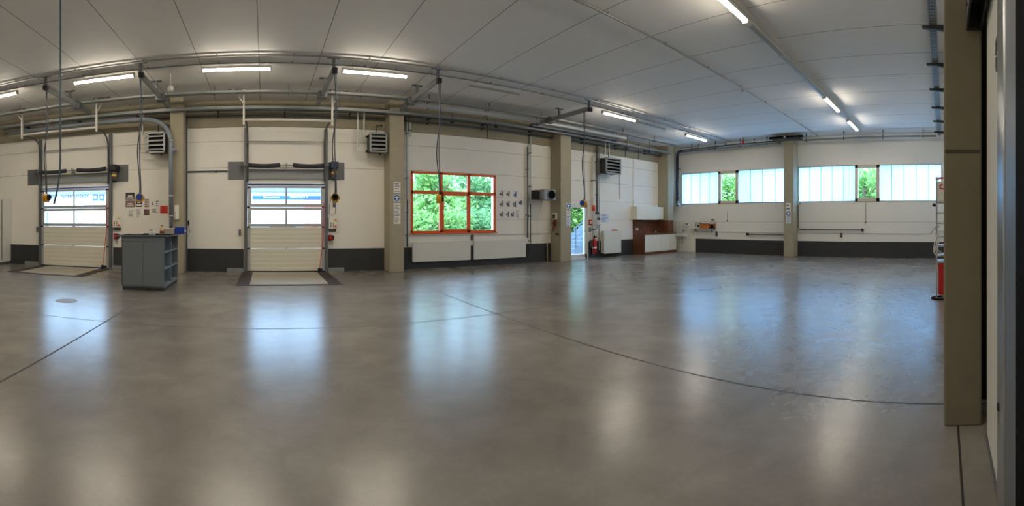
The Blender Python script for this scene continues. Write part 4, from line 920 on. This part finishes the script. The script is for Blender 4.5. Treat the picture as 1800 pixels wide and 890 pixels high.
# ================================================================== KITCHEN CORNER
kx0, kx1, ky = 14.24, 16.0, 11.85
t = thing('kitchen_cabinet', 'walnut and cream base cabinet in the kitchen corner', 'cabinet', (15.1, 12.2, 0))
box(kx0, kx0+0.03, ky-0.01, YW-0.01, 0, 0.86).build('side_panel', M['walnut'], t); box(kx0+0.03, kx1, ky+0.02, YW-0.01, 0.1, 0.86).build('body', M['cream'], t)
box(kx0+0.03, 16.62, ky+0.005, ky+0.03, 0, 0.1).build('toe_kick', M['walnut'], t)
n = 4; w = (16.62-kx0-0.04)/n
for k in range(n):
    d = box(kx0+0.035+k*w, kx0+0.03+(k+1)*w-0.004, ky-0.01, ky+0.008, 0.11, 0.85).build('door', M['cream'], t, bevel=0.002)
tag(box(kx0-0.01, 16.63, ky-0.03, ky+0.045, 0.86, 0.9).box(kx0-0.01, 16.01, ky+0.045, YW-0.01, 0.86, 0.9).build('worktop', M['walnut'], bevel=0.004), 'walnut worktop along the kitchen base cabinet', 'worktop')
t = thing('splashback', 'walnut splashback panel behind the worktop', 'splashback', (15.1, YW, 0.9))
box(kx0-0.01, 16.0, YW-0.022, YW+0.001, 0.901, 1.49).build('back_panel_mount', M['walnut'], t); box(15.995, 16.021, 11.9, YW-0.022, 0.901, 1.49).build('side_panel', M['walnut'], t)
box(16.02, 16.4, 11.88, 11.901, 0.901, 1.49).build('end_panel', M['walnut'], t)
box(lx(1117), lx(1121), YW-0.035, YW-0.02, lz(1119, 405), lz(1119, 401)).build('socket', M['white'], t, bevel=0.004)
t = thing('wall_cabinet', 'cream wall cabinet above the walnut splashback', 'cabinet', (15.0, YW, 1.5))
wx0, wx1 = lx(1120, 12.15), lx(1166, 12.15)
box(wx0, wx1, 12.17, YW+0.001, 1.52, 2.10).build('body_mount', M['cream'], t, bevel=0.003)
w = (wx1-wx0)/3
for k in range(3): box(wx0+k*w+0.002, wx0+(k+1)*w-0.002, 12.15, 12.17, 1.52, 2.10).build('door', M['cream'], t, bevel=0.002)
t = thing('faucet', 'chrome mixer tap on the walnut worktop', 'faucet', (15.55, 12.25, 0.9))
MB().lathe((15.55, 12.25, 0.9), [(0.03, 0), (0.03, 0.02), (0.02, 0.03), (0.02, 0.14)], 12).build('tap_body', M['chrome'], t, smooth=True)
MB().tube([(15.55, 12.25, 1.0), (15.5, 12.15, 1.12), (15.45, 12.05, 1.14), (15.43, 12.02, 1.08)], 0.016).build('spout', M['chrome'], t, smooth=True)
MB().tube([(15.55, 12.25, 1.04), (15.62, 12.2, 1.13)], 0.012).build('lever', M['chrome'], t)
# wash place on the end wall
wy0, wy1 = ry(1216), 12.02
t = thing('tiled_panel', 'white tiled wall box behind the small wash basin', 'tiled panel', (XW, 11.6, 0))
b = MB().box(XW-0.16, XW, wy0, wy1, 0, 1.42)
b.build('core_mount', M['tile'], t, bevel=0.004)
g = MB()
for k in range(1, 7): g.box(XW-0.162, XW-0.159, wy0, wy1, k*0.2-0.003, k*0.2+0.003)
for k in range(1, 4): g.box(XW-0.162, XW-0.159, wy0+k*0.2-0.003, wy0+k*0.2+0.003, 0, 1.42)
g.build('tile_joints', M['concrete'], t)
t = thing('wash_basin', 'small white wash basin beside the kitchen worktop', 'basin', (XW-0.4, 11.72, 0.7))
prof = [(XW-0.163, 0.88), (XW-0.56, 0.88), (XW-0.56, 0.83), (XW-0.45, 0.72), (XW-0.163, 0.70)]
MB().prism([(u, v) for u, v in prof], 'y', 11.36, 11.79).build('bowl', M['ceramic'], t, bevel=0.02)
box(XW-0.52, XW-0.25, 11.4, 11.75, 0.875, 0.884).build('basin_hollow', M['dgalv'], t)
MB().tube([(XW-0.3, 11.58, 0.70), (XW-0.3, 11.58, 0.5)] + arc((XW-0.3, 11.58, 0.5), (XW-0.3, 11.58, 0.42), (XW-0.164, 11.58, 0.5), 5), 0.025).build('drain_pipe', M['chrome'], t, smooth=True)
MB().cyl((XW-0.164, 11.58, 1.0), (XW-0.3, 11.58, 1.02), 0.018, 10).cyl((XW-0.28, 11.58, 1.02), (XW-0.28, 11.58, 0.97), 0.014, 8).build('tap', M['chrome'], t); box(XW-0.2, XW-0.163, 11.5, 11.66, 0.98, 1.04).build('tap_base', M['chrome'], t)
t = thing('soap_dispenser', 'white dispenser panel with two dark knobs above the basin', 'dispenser', (XW-0.2, 11.3, 1.2))
box(XW-0.22, XW-0.159, 11.24, 11.5, 1.22, 1.4).build('casing', M['ceramic'], t, bevel=0.006)
for y in (11.32, 11.42): MB().cyl((XW-0.22, y, 1.32), (XW-0.24, y, 1.32), 0.03, 12).build('knob', M['dheater'], t)
# pipes in the corner
t = thing('corner_pipe', 'white clad pipe standing in the corner behind the kitchen', 'pipe', (16.7, 12.02, 2.1))
xx = 16.6; MB().cyl((xx, (xx/math.tan(T(1184.5))+0.03), 2.1), (xx, (xx/math.tan(T(1184.5))+0.03), 4.7), 0.05, 12).build('pipe', M['clad'], t, smooth=True); box(xx-0.02, XW+0.001, (xx/math.tan(T(1184.5))+0.03)-0.02, (xx/math.tan(T(1184.5))+0.03)+0.02, 3.3, 3.34).build('clip_mount', M['dgalv'], t)
t = thing('corner_duct', 'dark duct running down the corner and along the end wall top', 'duct', (16.65, 11.8, 2.2))
ydk = ry(1190.5, 16.7)
MB().tube([(16.7, ydk, 2.15), (16.7, ydk, 4.5)] + arc((16.7, ydk, 4.5), (16.7, ydk, 4.72), (16.6, ydk-0.25, 4.72), 5) + [(16.6, 6.6, 4.74)] , 0.065, 12).build('duct_pipe', mat('dark_blue_grey_duct', srgb(54, 66, 76), 0.5), t, smooth=True)
for z in (2.6, 3.9): box(16.7, XW+0.001, ydk-0.02, ydk+0.02, z, z+0.04).build('clip_mount', M['dgalv'], t)
for y in (10.6, 9.2, 7.8):
    box(16.585, 16.615, y-0.015, y+0.015, 4.7, ZC+0.001).build('hanger', M['black'], t)
MB().box(16.6, 16.8, ydk-0.12, ydk+0.06, 2.2, 2.28).cyl((16.66, ydk-0.08, 2.28), (16.66, ydk-0.08, 2.4), 0.03, 8).build('end_fitting', M['alu'], t)
# ================================================================== END WALL
sy0, sy1 = ry(1257), ry(1219); sz = 1.1
t = thing('wall_shelf', 'thin wall shelf carrying boxes under the frosted window', 'shelf', (XW, (sy0+sy1)/2, sz))
box(XW-0.22, XW+0.001, sy0, sy1, sz-0.02, sz).build('board', M['housing'], t); 
for y in (sy0+0.15, sy1-0.15): MB().prism([(XW+0.001, sz-0.02), (XW-0.18, sz-0.02), (XW+0.001, sz-0.18)], 'y', y-0.01, y+0.01).build('bracket', M['galv'], t)
def on_shelf(px0, px1): return ry(px1, XW-0.12), ry(px0, XW-0.12)
a, b = on_shelf(1222.5, 1231); t = thing('radio', 'grey radio at the left end of the wall shelf', 'radio', (XW-0.11, (a+b)/2, sz))
box(XW-0.2, XW-0.04, a, b, sz, sz+0.26).build('casing', M['housing'], t, bevel=0.01); MB().cyl((XW-0.2, a+0.06, sz+0.12), (XW-0.212, a+0.06, sz+0.12), 0.05, 14).build('speaker', M['black'], t); MB().cyl((XW-0.2, b-0.06, sz+0.17), (XW-0.212, b-0.06, sz+0.17), 0.035, 14).build('speaker', M['dheater'], t); box(XW-0.2, XW-0.05, a, b, sz+0.26, sz+0.28).build('handle', M['black'], t)
a, b = on_shelf(1232, 1247.5); t = thing('wooden_box', 'orange brown wooden box in the middle of the wall shelf', 'box', (XW-0.11, (a+b)/2, sz))
box(XW-0.21, XW-0.03, a, b, sz, sz+0.24).build('box_body', M['brownbox'], t, bevel=0.01); box(XW-0.215, XW-0.025, a-0.005, b+0.005, sz+0.215, sz+0.245).build('lid', M['walnut'], t); MB().ball((XW-0.213, (a+b)/2, sz+0.1), 0.02, n=10, m=6).build('knob', M['yellow'], t)
a, b = on_shelf(1248.5, 1256); t = thing('coffee_machine', 'dark coffee machine at the right end of the wall shelf', 'machine', (XW-0.11, (a+b)/2, sz))
box(XW-0.2, XW-0.03, a, b, sz, sz+0.06).build('machine_base', M['black'], t, bevel=0.006); box(XW-0.1, XW-0.03, a, b, sz+0.06, sz+0.28).build('column', M['brownbox'], t); box(XW-0.2, XW-0.03, a, b, sz+0.22, sz+0.34).build('head', M['wood'], t, bevel=0.01); MB().lathe((XW-0.15, (a+b)/2, sz+0.06), [(0.05, 0), (0.06, 0.06), (0.04, 0.12)], 12).build('jug', M['rubber'], t, smooth=True)
MB().cyl((XW-0.12, (a+b)/2, sz+0.34), (XW-0.12, (a+b)/2, sz+0.39), 0.02, 8).cyl((XW-0.12, (a+b)/2, sz+0.39), (XW-0.12, (a+b)/2, sz+0.43), 0.08, 14).build('funnel', M['dgalv'], t)
def wall_rail(pxa, pxb, py, label, pend):
    pm = (pxa+pxb)/2; X = XW-0.07; ya, yb = ry(pxb, X), ry(pxa, X); z = rz(pm, py, X)
    t = thing('wall_pipe', label, 'pipe', (X, (ya+yb)/2, z))
    MB().cyl((X, ya, z), (X, yb, z), 0.024, 10).build('pipe', M['dgalv'], t, smooth=True)
    ye = ya if pend == 'a' else yb
    MB().cyl((X, ye-0.05, z), (X, ye+0.05, z), 0.06, 12).build('end_fitting', M['black'], t, smooth=True)
    for y in (ya+0.2, yb-0.2): box(X-0.01, XW+0.001, y-0.015, y+0.015, z-0.03, z+0.03).build('clip_mount', M['dgalv'], t)
    return t, z
wall_rail(1314, 1377, 412.5, 'grey pipe with black end left of the middle pillar', 'b')
t, z = wall_rail(1404, 1516, 404, 'grey pipe with black end right of the middle pillar', 'a')
yq = ry(1404, XW-0.07)
MB().tube([(XW-0.07, yq, z), (XW-0.07, yq+0.02, z+0.1), (XW-0.07, yq+0.02, 2.1), (XW-0.07, yq-0.08, 2.22)], 0.02).build('riser', M['dgalv'], t, smooth=True)
MB().cyl((XW-0.09, yq-0.02, z), (XW-0.14, yq-0.02, z), 0.05, 12).build('corner_fitting', M['alu'], t)
for px, lb in ((1260, 'dark socket on the end wall right of the shelf'), (1479, 'dark socket low on the end wall right of middle pillar')):
    y = ry(px); z0 = rz(px, 416 if px < 1300 else 417.5); z1 = rz(px, 407 if px < 1300 else 410)
    t = thing('wall_socket', lb, 'socket', (XW, y, z0), 'dark sockets on the end wall')
    box(XW-0.06, XW+0.001, y-0.04, y+0.04, z0, z1).build('socket_casing', M['black'], t, bevel=0.006); box(XW-0.07, XW-0.059, y-0.03, y+0.03, z0+0.03, z1-0.04).build('lid', M['dgalv'], t)
for px, py0, py1, lb in ((1279, 373, 388, 'left small opening window'), (1522, 356, 391, 'right small opening window')):
    y = ry(px); t = thing('winder_rod', 'thin window winder rod below the ' + lb, 'rod', (XW, y, rz(px, py1)))
    MB().cyl((XW-0.02, y, rz(px, py1)), (XW-0.02, y, rz(px, py0)), 0.008, 8).build('rod', M['dgalv'], t); box(XW-0.05, XW+0.001, y-0.02, y+0.02, rz(px, py1)-0.03, rz(px, py1)+0.02).build('crank_mount', M['dheater'], t)
tag(box(XW-0.015, XW+0.001, 6.41, 11.0, 0.945, 0.975).build('rail_strip', M['housing']), 'thin pale rail along the end wall left of middle pillar', 'rail')
tag(box(XW-0.015, XW+0.001, 0.5, 5.98, 0.945, 0.975).build('rail_strip', M['housing']), 'thin pale rail along the end wall right of middle pillar', 'rail')
# trays at the end wall top
hy = [(6.6, 11.3), (0.3, 5.9)]
for (a, b), lb in zip(hy, ('galvanised pipe pair under the ceiling left of middle pillar head', 'galvanised pipe pair under the ceiling right of middle pillar head')):
    t = thing('ceiling_pipe', lb, 'pipe', (16.3, (a+b)/2, 4.6))
    MB().cyl((16.35, a, 4.68), (16.35, b, 4.68), 0.035, 10).build('pipe', M['galv'], t, smooth=True); MB().cyl((16.22, a, 4.78), (16.22, b, 4.78), 0.025, 10).build('pipe', M['alu'], t, smooth=True)
    for k in range(4):
        y = a+0.5+k*(b-a-1)/3; MB().box(16.33, 16.36, y-0.015, y+0.015, 4.6, ZC+0.001).box(16.18, 16.4, y-0.015, y+0.015, 4.63, 4.65).build('hanger', M['dheater'], t)
t = thing('pillar_head_tray', 'dark bundle of fittings above the middle pillar of end wall', 'cable tray', (16.3, 6.2, 4.7))
MB().box(16.05, 16.5, 5.6, 6.75, 4.72, 4.78).build('plate', M['dheater'], t); MB().cyl((16.15, 5.5, 4.82), (16.15, 6.9, 4.82), 0.05, 10).cyl((16.3, 5.7, 4.84), (16.3, 6.6, 4.84), 0.06, 10).build('cable', M['rubber'], t); box(16.2, 16.24, 6.18, 6.22, 4.78, ZC+0.001).build('hanger', M['dgalv'], t)
MB().cyl((16.05, 6.2, 4.8), (16.0, 6.2, 4.8), 0.04, 10).build('round_fitting', M['alu'], t)
t = thing('sprinkler_alarm', 'small red sounder under the ceiling near the kitchen corner', 'alarm', (16.2, 9.0, 4.7)); yq = ry(1306, 16.1)
MB().lathe((16.1, yq, 4.68), [(0.05, 0), (0.05, 0.12), (0.03, 0.14)], 14).build('sounder', M['red'], t, smooth=True); MB().cyl((16.1, yq, 4.82), (16.1, yq, ZC+0.001), 0.015, 8).build('hanger', M['black'], t)

# ================================================================== RIGHT SIDE
# cable tray over near wall
t = thing('bracket_tray', 'perforated cable tray on dark brackets above the near pillar', 'cable tray', (9, 0.19, 4.72))
m = MB(); m.box(4.2, 16.8, 0.12, 0.26, 4.80, 4.805); m.box(4.2, 16.8, 0.12, 0.125, 4.80, 4.86); m.box(4.2, 16.8, 0.255, 0.26, 4.80, 4.86)
m.build('tray', M['galv'], t)
h = MB()   # rows of slots punched through the tray floor: one dark grid
for y in (0.15, 0.19, 0.23): h.box(4.25, 16.8, y-0.003, y+0.003, 4.798, 4.8005)
for k in range(126): h.box(4.25+0.1*k, 4.27+0.1*k, 0.14, 0.24, 4.7975, 4.7995)
h.build('perforations', M['dheater'], t)['kind'] = 'stuff'
for k, x in enumerate((5.6, 7.35, 9.1, 10.85, 12.6, 14.35, 16.1)):
    MB().prism([(YS+0.0, 4.66), (0.37, 4.76), (0.38, 4.80), (YS+0.0, 4.80)], 'x', x-0.04, x+0.04).build('bracket_mount', M['dheater'], t, bevel=0.004)
# service tower
sx0, sx1, syA, syB = 8.35, 8.85, -0.3, 0.165
t = thing('service_tower', 'aluminium frame tower with red base and white top panel', 'tool tower', ((sx0+sx1)/2, -0.07, 0))
for x in (sx0, sx1-0.03):
    for y in (syA, syB-0.03): box(x, x+0.03, y, y+0.03, 0, 2.3).build('post', M['alu'], t, bevel=0.003)
box(sx0+0.03, sx1-0.03, syA+0.03, syB-0.05, 0.05, 0.66).build('red_cabinet', M['red'], t, bevel=0.01)
for z in (0.67, 0.8, 0.98, 1.16, 1.42, 1.62, 1.84): box(sx0, sx1, syA, syB, z, z+0.03).build('shelf', M['alu'], t)
box(sx0+0.01, sx0+0.03, syA, syB-0.035, 1.87, 2.25).build('white_panel', M['rad'], t); 
MB().tube([(sx0+0.008, 0.03, 2.19), (sx0+0.008, 0.08, 2.17), (sx0+0.008, 0.085, 2.12), (sx0+0.008, 0.04, 2.10), (sx0+0.008, 0.0, 2.11)], 0.014).build('red_mark', M['red'], t)
MB().box(sx0, sx0+0.1, 0.02, 0.1, 2.3, 2.33).build('red_clip', M['red'], t); box(sx0-0.02, sx0+0.1, 0.1, 0.17, 2.27, 2.33).build('corner_fitting', M['alu'], t)
MB().cyl((sx0+0.05, syB, 1.78), (sx0+0.05, syB+0.06, 1.8), 0.03, 10).build('hook', M['black'], t)
MB().tube([(sx0, 0.1, 1.38), (sx0-0.03, 0.19, 1.34), (sx0-0.05, 0.27, 1.24)], 0.016).build('spray_gun', M['alu'], t)
for k in range(3): MB().tube(arc((sx0-0.02, 0.1-0.04*k, 1.3), (sx0-0.06, 0.32-0.05*k, 0.75+0.05*k), (sx0-0.02, 0.05, 0.82+0.04*k), 12), 0.012).build('hose', M['wcable'], t, smooth=True)
tag(MB().tube([(sx0-0.1+0.16*math.cos(a), 0.05+0.19*math.sin(a), 0.015) for a in [i*2*PI/20 for i in range(19)]], 0.014).build('floor_cable', M['rubber'], smooth=True), 'black cable loop on the floor at the red tower base', 'cable')

# sliding door leaf near the camera
t = thing('sliding_door', 'white sliding door leaf with steel edge beside the near pillar', 'sliding door', (2.3, -0.32, 0))
box(2.24, 2.93, -0.345, -0.29, 0.05, 4.4).build('door_panel', mat('door_panel_ribbed', srgb(206, 203, 190), 0.5, var=0.03, scale=14, stretch=(6, 6, 0.2)), t)
box(2.0, 2.24, -0.36, -0.275, 0.012, 4.4).build('edge_profile', mat('bright_steel', srgb(190, 194, 196), 0.25, 0.9), t, bevel=0.01)
box(1.66, 2.0, -0.36, -0.285, 0.012, 4.4).build('end_channel', M['dgalv'], t, bevel=0.008)
box(1.25, 1.66, -0.38, -0.275, 0.012, 4.4).build('dark_end_fill', M['rubber'], t)  # added black block; its colour supplies the darkness past the leaf edge
box(2.0, 2.93, -0.35, -0.282, 0.012, 0.05).build('bottom_rail', M['dgalv'], t)
MB().cyl((2.18, -0.275, 0.55), (2.18, -0.268, 0.55), 0.022, 12).build('rivet', M['black'], t)
# stencilled mark on the leaf
text('stencil', 'E5', 0.22, (2.44, -0.288, 2.52), (PI/2, PI/2, PI), M['ink'], t)
t = thing('door_rail', 'dark steel sliding rail beside the head of the near pillar', 'rail', (2.0, -0.23, 2.86))
MB().box(1.3, 3.08, -0.27, -0.255, 2.86, 3.05).box(1.3, 3.08, -0.27, -0.155, 3.04, 3.055).box(1.3, 3.08, -0.17, -0.155, 2.86, 3.05).build('rail_profile', M['plinth'], t)
MB().box(3.06, 3.1, -0.27, -0.155, 2.86, 3.06).build('end_stop', M['dheater'], t)
for x in (1.6, 2.3, 2.9): MB().cyl((x, -0.154, 2.95), (x, -0.148, 2.95), 0.014, 8).build('bolt', M['rubber'], t)
tag(box(3.6, 3.7, YS, -0.285, 0, 4.4).build('gap_filler', mat('dark_gap_gloss', srgb(44, 48, 52), 0.12, 0.6)), 'added dark glossy strip filling the dark gap behind the near pillar', 'post')  # added strip: dark gloss stands in for the shaded gap and its bright sliver
# crack ring on pillar
tag(MB().box(3.136, 3.142, -0.262, -0.006, 1.5+(387-269)/F*3.14, 1.5+(387-263)/F*3.14).build('pillar_stain', mat('damp_stain', srgb(84, 76, 62), 0.9, var=0.2, scale=30)), 'dark horizontal stain line across the near pillar', 'stain')

# ================================================================== OUTSIDE
struct('exterior_ground', box(-60, 60, YW+0.3, 70, -0.25, -0.06), M['asphalt'])
struct('exterior_ground', box(XW+0.3, 60, -25, YW+0.3, -0.25, -0.06), M['asphalt'])
FY = 27.0
t = thing('building', 'white building across the yard with lettering and blue band', 'building', (-5, FY, -0.06))
box(-26, 2.46, FY, FY+6, -0.06, 3.25).build('facade', M['facade'], t); box(2.46, 7.2, FY-0.02, FY+6, -0.06, 2.8).build('red_facade', M['facader'], t); box(2.46, 7.2, FY-0.0, FY+6, 2.8, 3.25).build('upper_facade', M['facade'], t)
box(-26.3, 7.5, FY-0.25, FY+6, 3.25, 4.4).build('roof_fascia', M['facadel'], t)
bd = box(lx(444, FY), lx(574, FY), FY-0.06, FY-0.001, lz(500, 350.5, FY), lz(500, 344.5, FY)).build('sign_band', M['band'], t)
text('band_lettering', 'Bremsenservice', 0.19, (lx(463, FY), FY-0.07, lz(480, 350.2, FY)+0.02), (PI/2, 0, 0), M['letters_w'], t, width=lx(491, FY)-lx(463, FY))
text('band_lettering', 'WERKSTATT 3', 0.19, (lx(509, FY), FY-0.07, lz(520, 350.2, FY)+0.02), (PI/2, 0, 0), M['letters_w'], t, width=lx(540, FY)-lx(509, FY))
text('sign_lettering', 'Peter', 0.46, (lx(71.5, FY), FY-0.03, lz(86, 351, FY)), (PI/2, 0, 0), M['letters_b'], t, width=lx(101.5, FY)-lx(71.5, FY))
text('sign_lettering', 'Schreiber', 0.46, (lx(107, FY), FY-0.03, lz(133, 350.5, FY)), (PI/2, 0, 0), M['letters_b'], t, width=lx(158, FY)-lx(107, FY))
for px in (163.5, 175): 
    o = box(lx(px, FY), lx(px+8.5, FY), FY-0.05, FY-0.001, lz(px+4, 353, FY), lz(px+4, 342.5, FY)).build('icon_sign', M['icon'], t)
    box(lx(px+2, FY), lx(px+6.5, FY), FY-0.06, FY-0.049, lz(px+4, 349.5, FY), lz(px+4, 344.5, FY)).build('icon_shape', M['letters_w'], o)
box(lx(78, FY), lx(84, FY), FY-0.12, FY-0.001, -0.06, 2.1).build('downpipe', M['facadel'], t)
# parked car, seen from behind
cx, cy = lx(494, 21), 21.0
t = thing('car', 'pale blue parked car seen through the gate panes', 'car', (cx, cy, -0.06))
MB().prism([(cx-0.85, 0.2), (cx+0.85, 0.2), (cx+0.88, 0.75), (cx-0.88, 0.75)], 'y', cy-2, cy+2).build('body', M['carblue'], t, bevel=0.08)
MB().prism([(cx-0.8, 0.75), (cx+0.8, 0.75), (cx+0.55, 1.36), (cx-0.55, 1.36)], 'y', cy-1.3, cy+1.2).build('cabin', M['carblue'], t, bevel=0.08)
MB().prism([(cx-0.66, 0.82), (cx+0.66, 0.82), (cx+0.5, 1.28), (cx-0.5, 1.28)], 'y', cy-1.32, cy-1.28).build('rear_window', M['carglass'], t)
for sx in (-1, 1):
    for yy in (-1.3, 1.3): MB().cyl((cx+sx*0.62, cy+yy, 0.26), (cx+sx*0.86, cy+yy, 0.26), 0.32, 18).build('wheel', M['rubber'], t, smooth=True)
    box(cx+sx*0.7-0.12, cx+sx*0.7+0.12, cy-2.02, cy-1.98, 0.55, 0.7).build('tail_light', M['red'], t)
# trees
def tree(x, y, h, w, n, m, label, size=0.16):
    rnd = random.Random(int(x*31+y*17))
    t = thing('tree', label, 'tree', (x, y, -0.06), 'trees outside the hall')
    tr = MB().tube([(x, y, -0.06), (x+0.05, y, h*0.3), (x-0.05, y+0.05, h*0.7)], 0.11, 8)
    for k in range(6):
        a = k*1.05; tr.tube([(x, y, h*(0.2+0.07*k)), (x+math.cos(a)*w*0.35, y+math.sin(a)*w*0.35, h*(0.42+0.07*k))], 0.04, 6)
    tr.build('trunk', M['bark'], t, smooth=True)
    lobes = [(x+rnd.uniform(-.55, .55)*w, y+rnd.uniform(-.4, .4)*w, h*rnd.uniform(0.12, 0.88), w*rnd.uniform(0.28, 0.5)) for _ in range(16)]
    b = MB()
    for i in range(n):
        lx_, ly_, lz_, lr = lobes[i % len(lobes)]
        d = Vector((rnd.gauss(0, 1), rnd.gauss(0, 1), rnd.gauss(0, 1))).normalized() * lr * rnd.uniform(0.55, 1.05)
        c = Vector((lx_, ly_, max(0.1, lz_+d.z*0.9))) + Vector((d.x, d.y, 0))
        u = Vector((rnd.gauss(0, 1), rnd.gauss(0, 1), rnd.gauss(0, 1))).normalized(); v = u.orthogonal().normalized()
        s = size*rnd.uniform(0.6, 1.3)
        b._q([c-u*s, c-v*s*0.5, c+u*s, c+v*s*0.5], [(0, 1, 2, 3)])
    b.build('crown', m, t)
TR = [(8.2, 19.5, 4.3, 2.2, 'leafA', 'light green tree behind the left panes of orange window'), (10.8, 21.0, 4.4, 2.3, 'leafB', 'mid green tree behind the middle panes of orange window'),
      (13.6, 22.0, 4.7, 2.4, 'leafA', 'light green tree behind the right panes of orange window'), (6.6, 23.8, 4.7, 2.4, 'leafB', 'mid green tree farther back at left of orange window'),
      (19.8, 24.5, 4.8, 2.5, 'leafB', 'mid green tree far behind the outside stairs'), (10.8, 26.5, 5.2, 3.0, 'leafA', 'light green tree at the back of the garden'), (17.6, 20.2, 3.8, 2.0, 'leafA', 'light green tree behind the outside stairs')]
for x, y, h, w, m, lb in TR: tree(x, y, h, w, 5200, M[m], lb)
tree(24.2, 13.2, 5.2, 2.7, 4500, M['leafA'], 'light green tree behind the left small opening window'); tree(24.6, 4.5, 5.2, 2.7, 4500, M['leafA'], 'light green tree behind the right small opening window')
# bushes
for k, (x, y) in enumerate(((7.3, 17.0), (9.6, 17.4), (12.2, 17.8))):
    tree(x, y, 1.9, 1.5, 2200, M['leafA'] if k != 1 else M['leafB'], 'low bright bush under the orange window, ' + ('left', 'middle', 'right')[k], 0.11)
# outside stair
t = thing('outside_stair', 'grey outside stair with railing behind the glass door', 'stair', (14.5, 16, -0.06))
sc = mat('stair_concrete', srgb(120, 128, 142), 0.8, var=0.08, scale=5)
for k in range(9): box(13.0+0.28*k, 13.0+0.28*(k+1), 15.0, 16.6, -0.06, 0.17*(k+1)).build('step', sc, t)
for y in (15.05,):
    MB().tube([(13.0, y, 1.05), (15.5, y, 2.6)], 0.03).tube([(13.0, y, 0.6), (15.5, y, 2.1)], 0.02).build('railing', M['cable'], t)
    for k in range(5): MB().cyl((13.15+0.56*k, y, 0.15+0.34*k), (13.15+0.56*k, y, 1.14+0.347*k), 0.028, 8).build('post', M['cable'], t)

# ================================================================== LIGHT FROM OUTSIDE
w = bpy.data.worlds.new('daylight'); bpy.context.scene.world = w; w.use_nodes = True
bg = w.node_tree.nodes['Background']; bg.inputs[0].default_value = (0.44, 0.68, 1.0, 1); bg.inputs[1].default_value = 4.8
sd = bpy.data.lights.new('sun', 'SUN'); sd.energy = 1.2; sd.angle = 0.02; sd.color = (1, 0.97, 0.9)
so = bpy.data.objects.new('sun', sd); C.objects.link(so); so.rotation_euler = Vector((0.25, 0.75, -0.75)).to_track_quat('-Z', 'Y').to_euler()

# ================================================================== CAMERA
cd = bpy.data.cameras.new('camera'); cd.type = 'PANO'; cd.panorama_type = 'CENTRAL_CYLINDRICAL'
cd.central_cylindrical_range_u_min = -XC/F; cd.central_cylindrical_range_u_max = (1800-XC)/F
cd.central_cylindrical_range_v_min = -(890-Y0)/F; cd.central_cylindrical_range_v_max = Y0/F
cd.central_cylindrical_radius = 1.0; cd.clip_start = 0.02; cd.clip_end = 200
co = bpy.data.objects.new('camera', cd); C.objects.link(co); co.location = (0, 0, H); co.rotation_euler = (PI/2, 0, 0)
sc_ = bpy.context.scene; sc_.camera = co
sc_.view_settings.view_transform = 'Standard'; sc_.view_settings.look = 'None'
sc_.view_settings.exposure = 1.2; sc_.view_settings.gamma = 1.0; sc_.view_settings.use_curve_mapping = False
try:
    sc_.cycles.use_denoising = True; sc_.cycles.max_bounces = 10; sc_.cycles.diffuse_bounces = 6; sc_.cycles.sample_clamp_indirect = 8.0
except Exception: pass
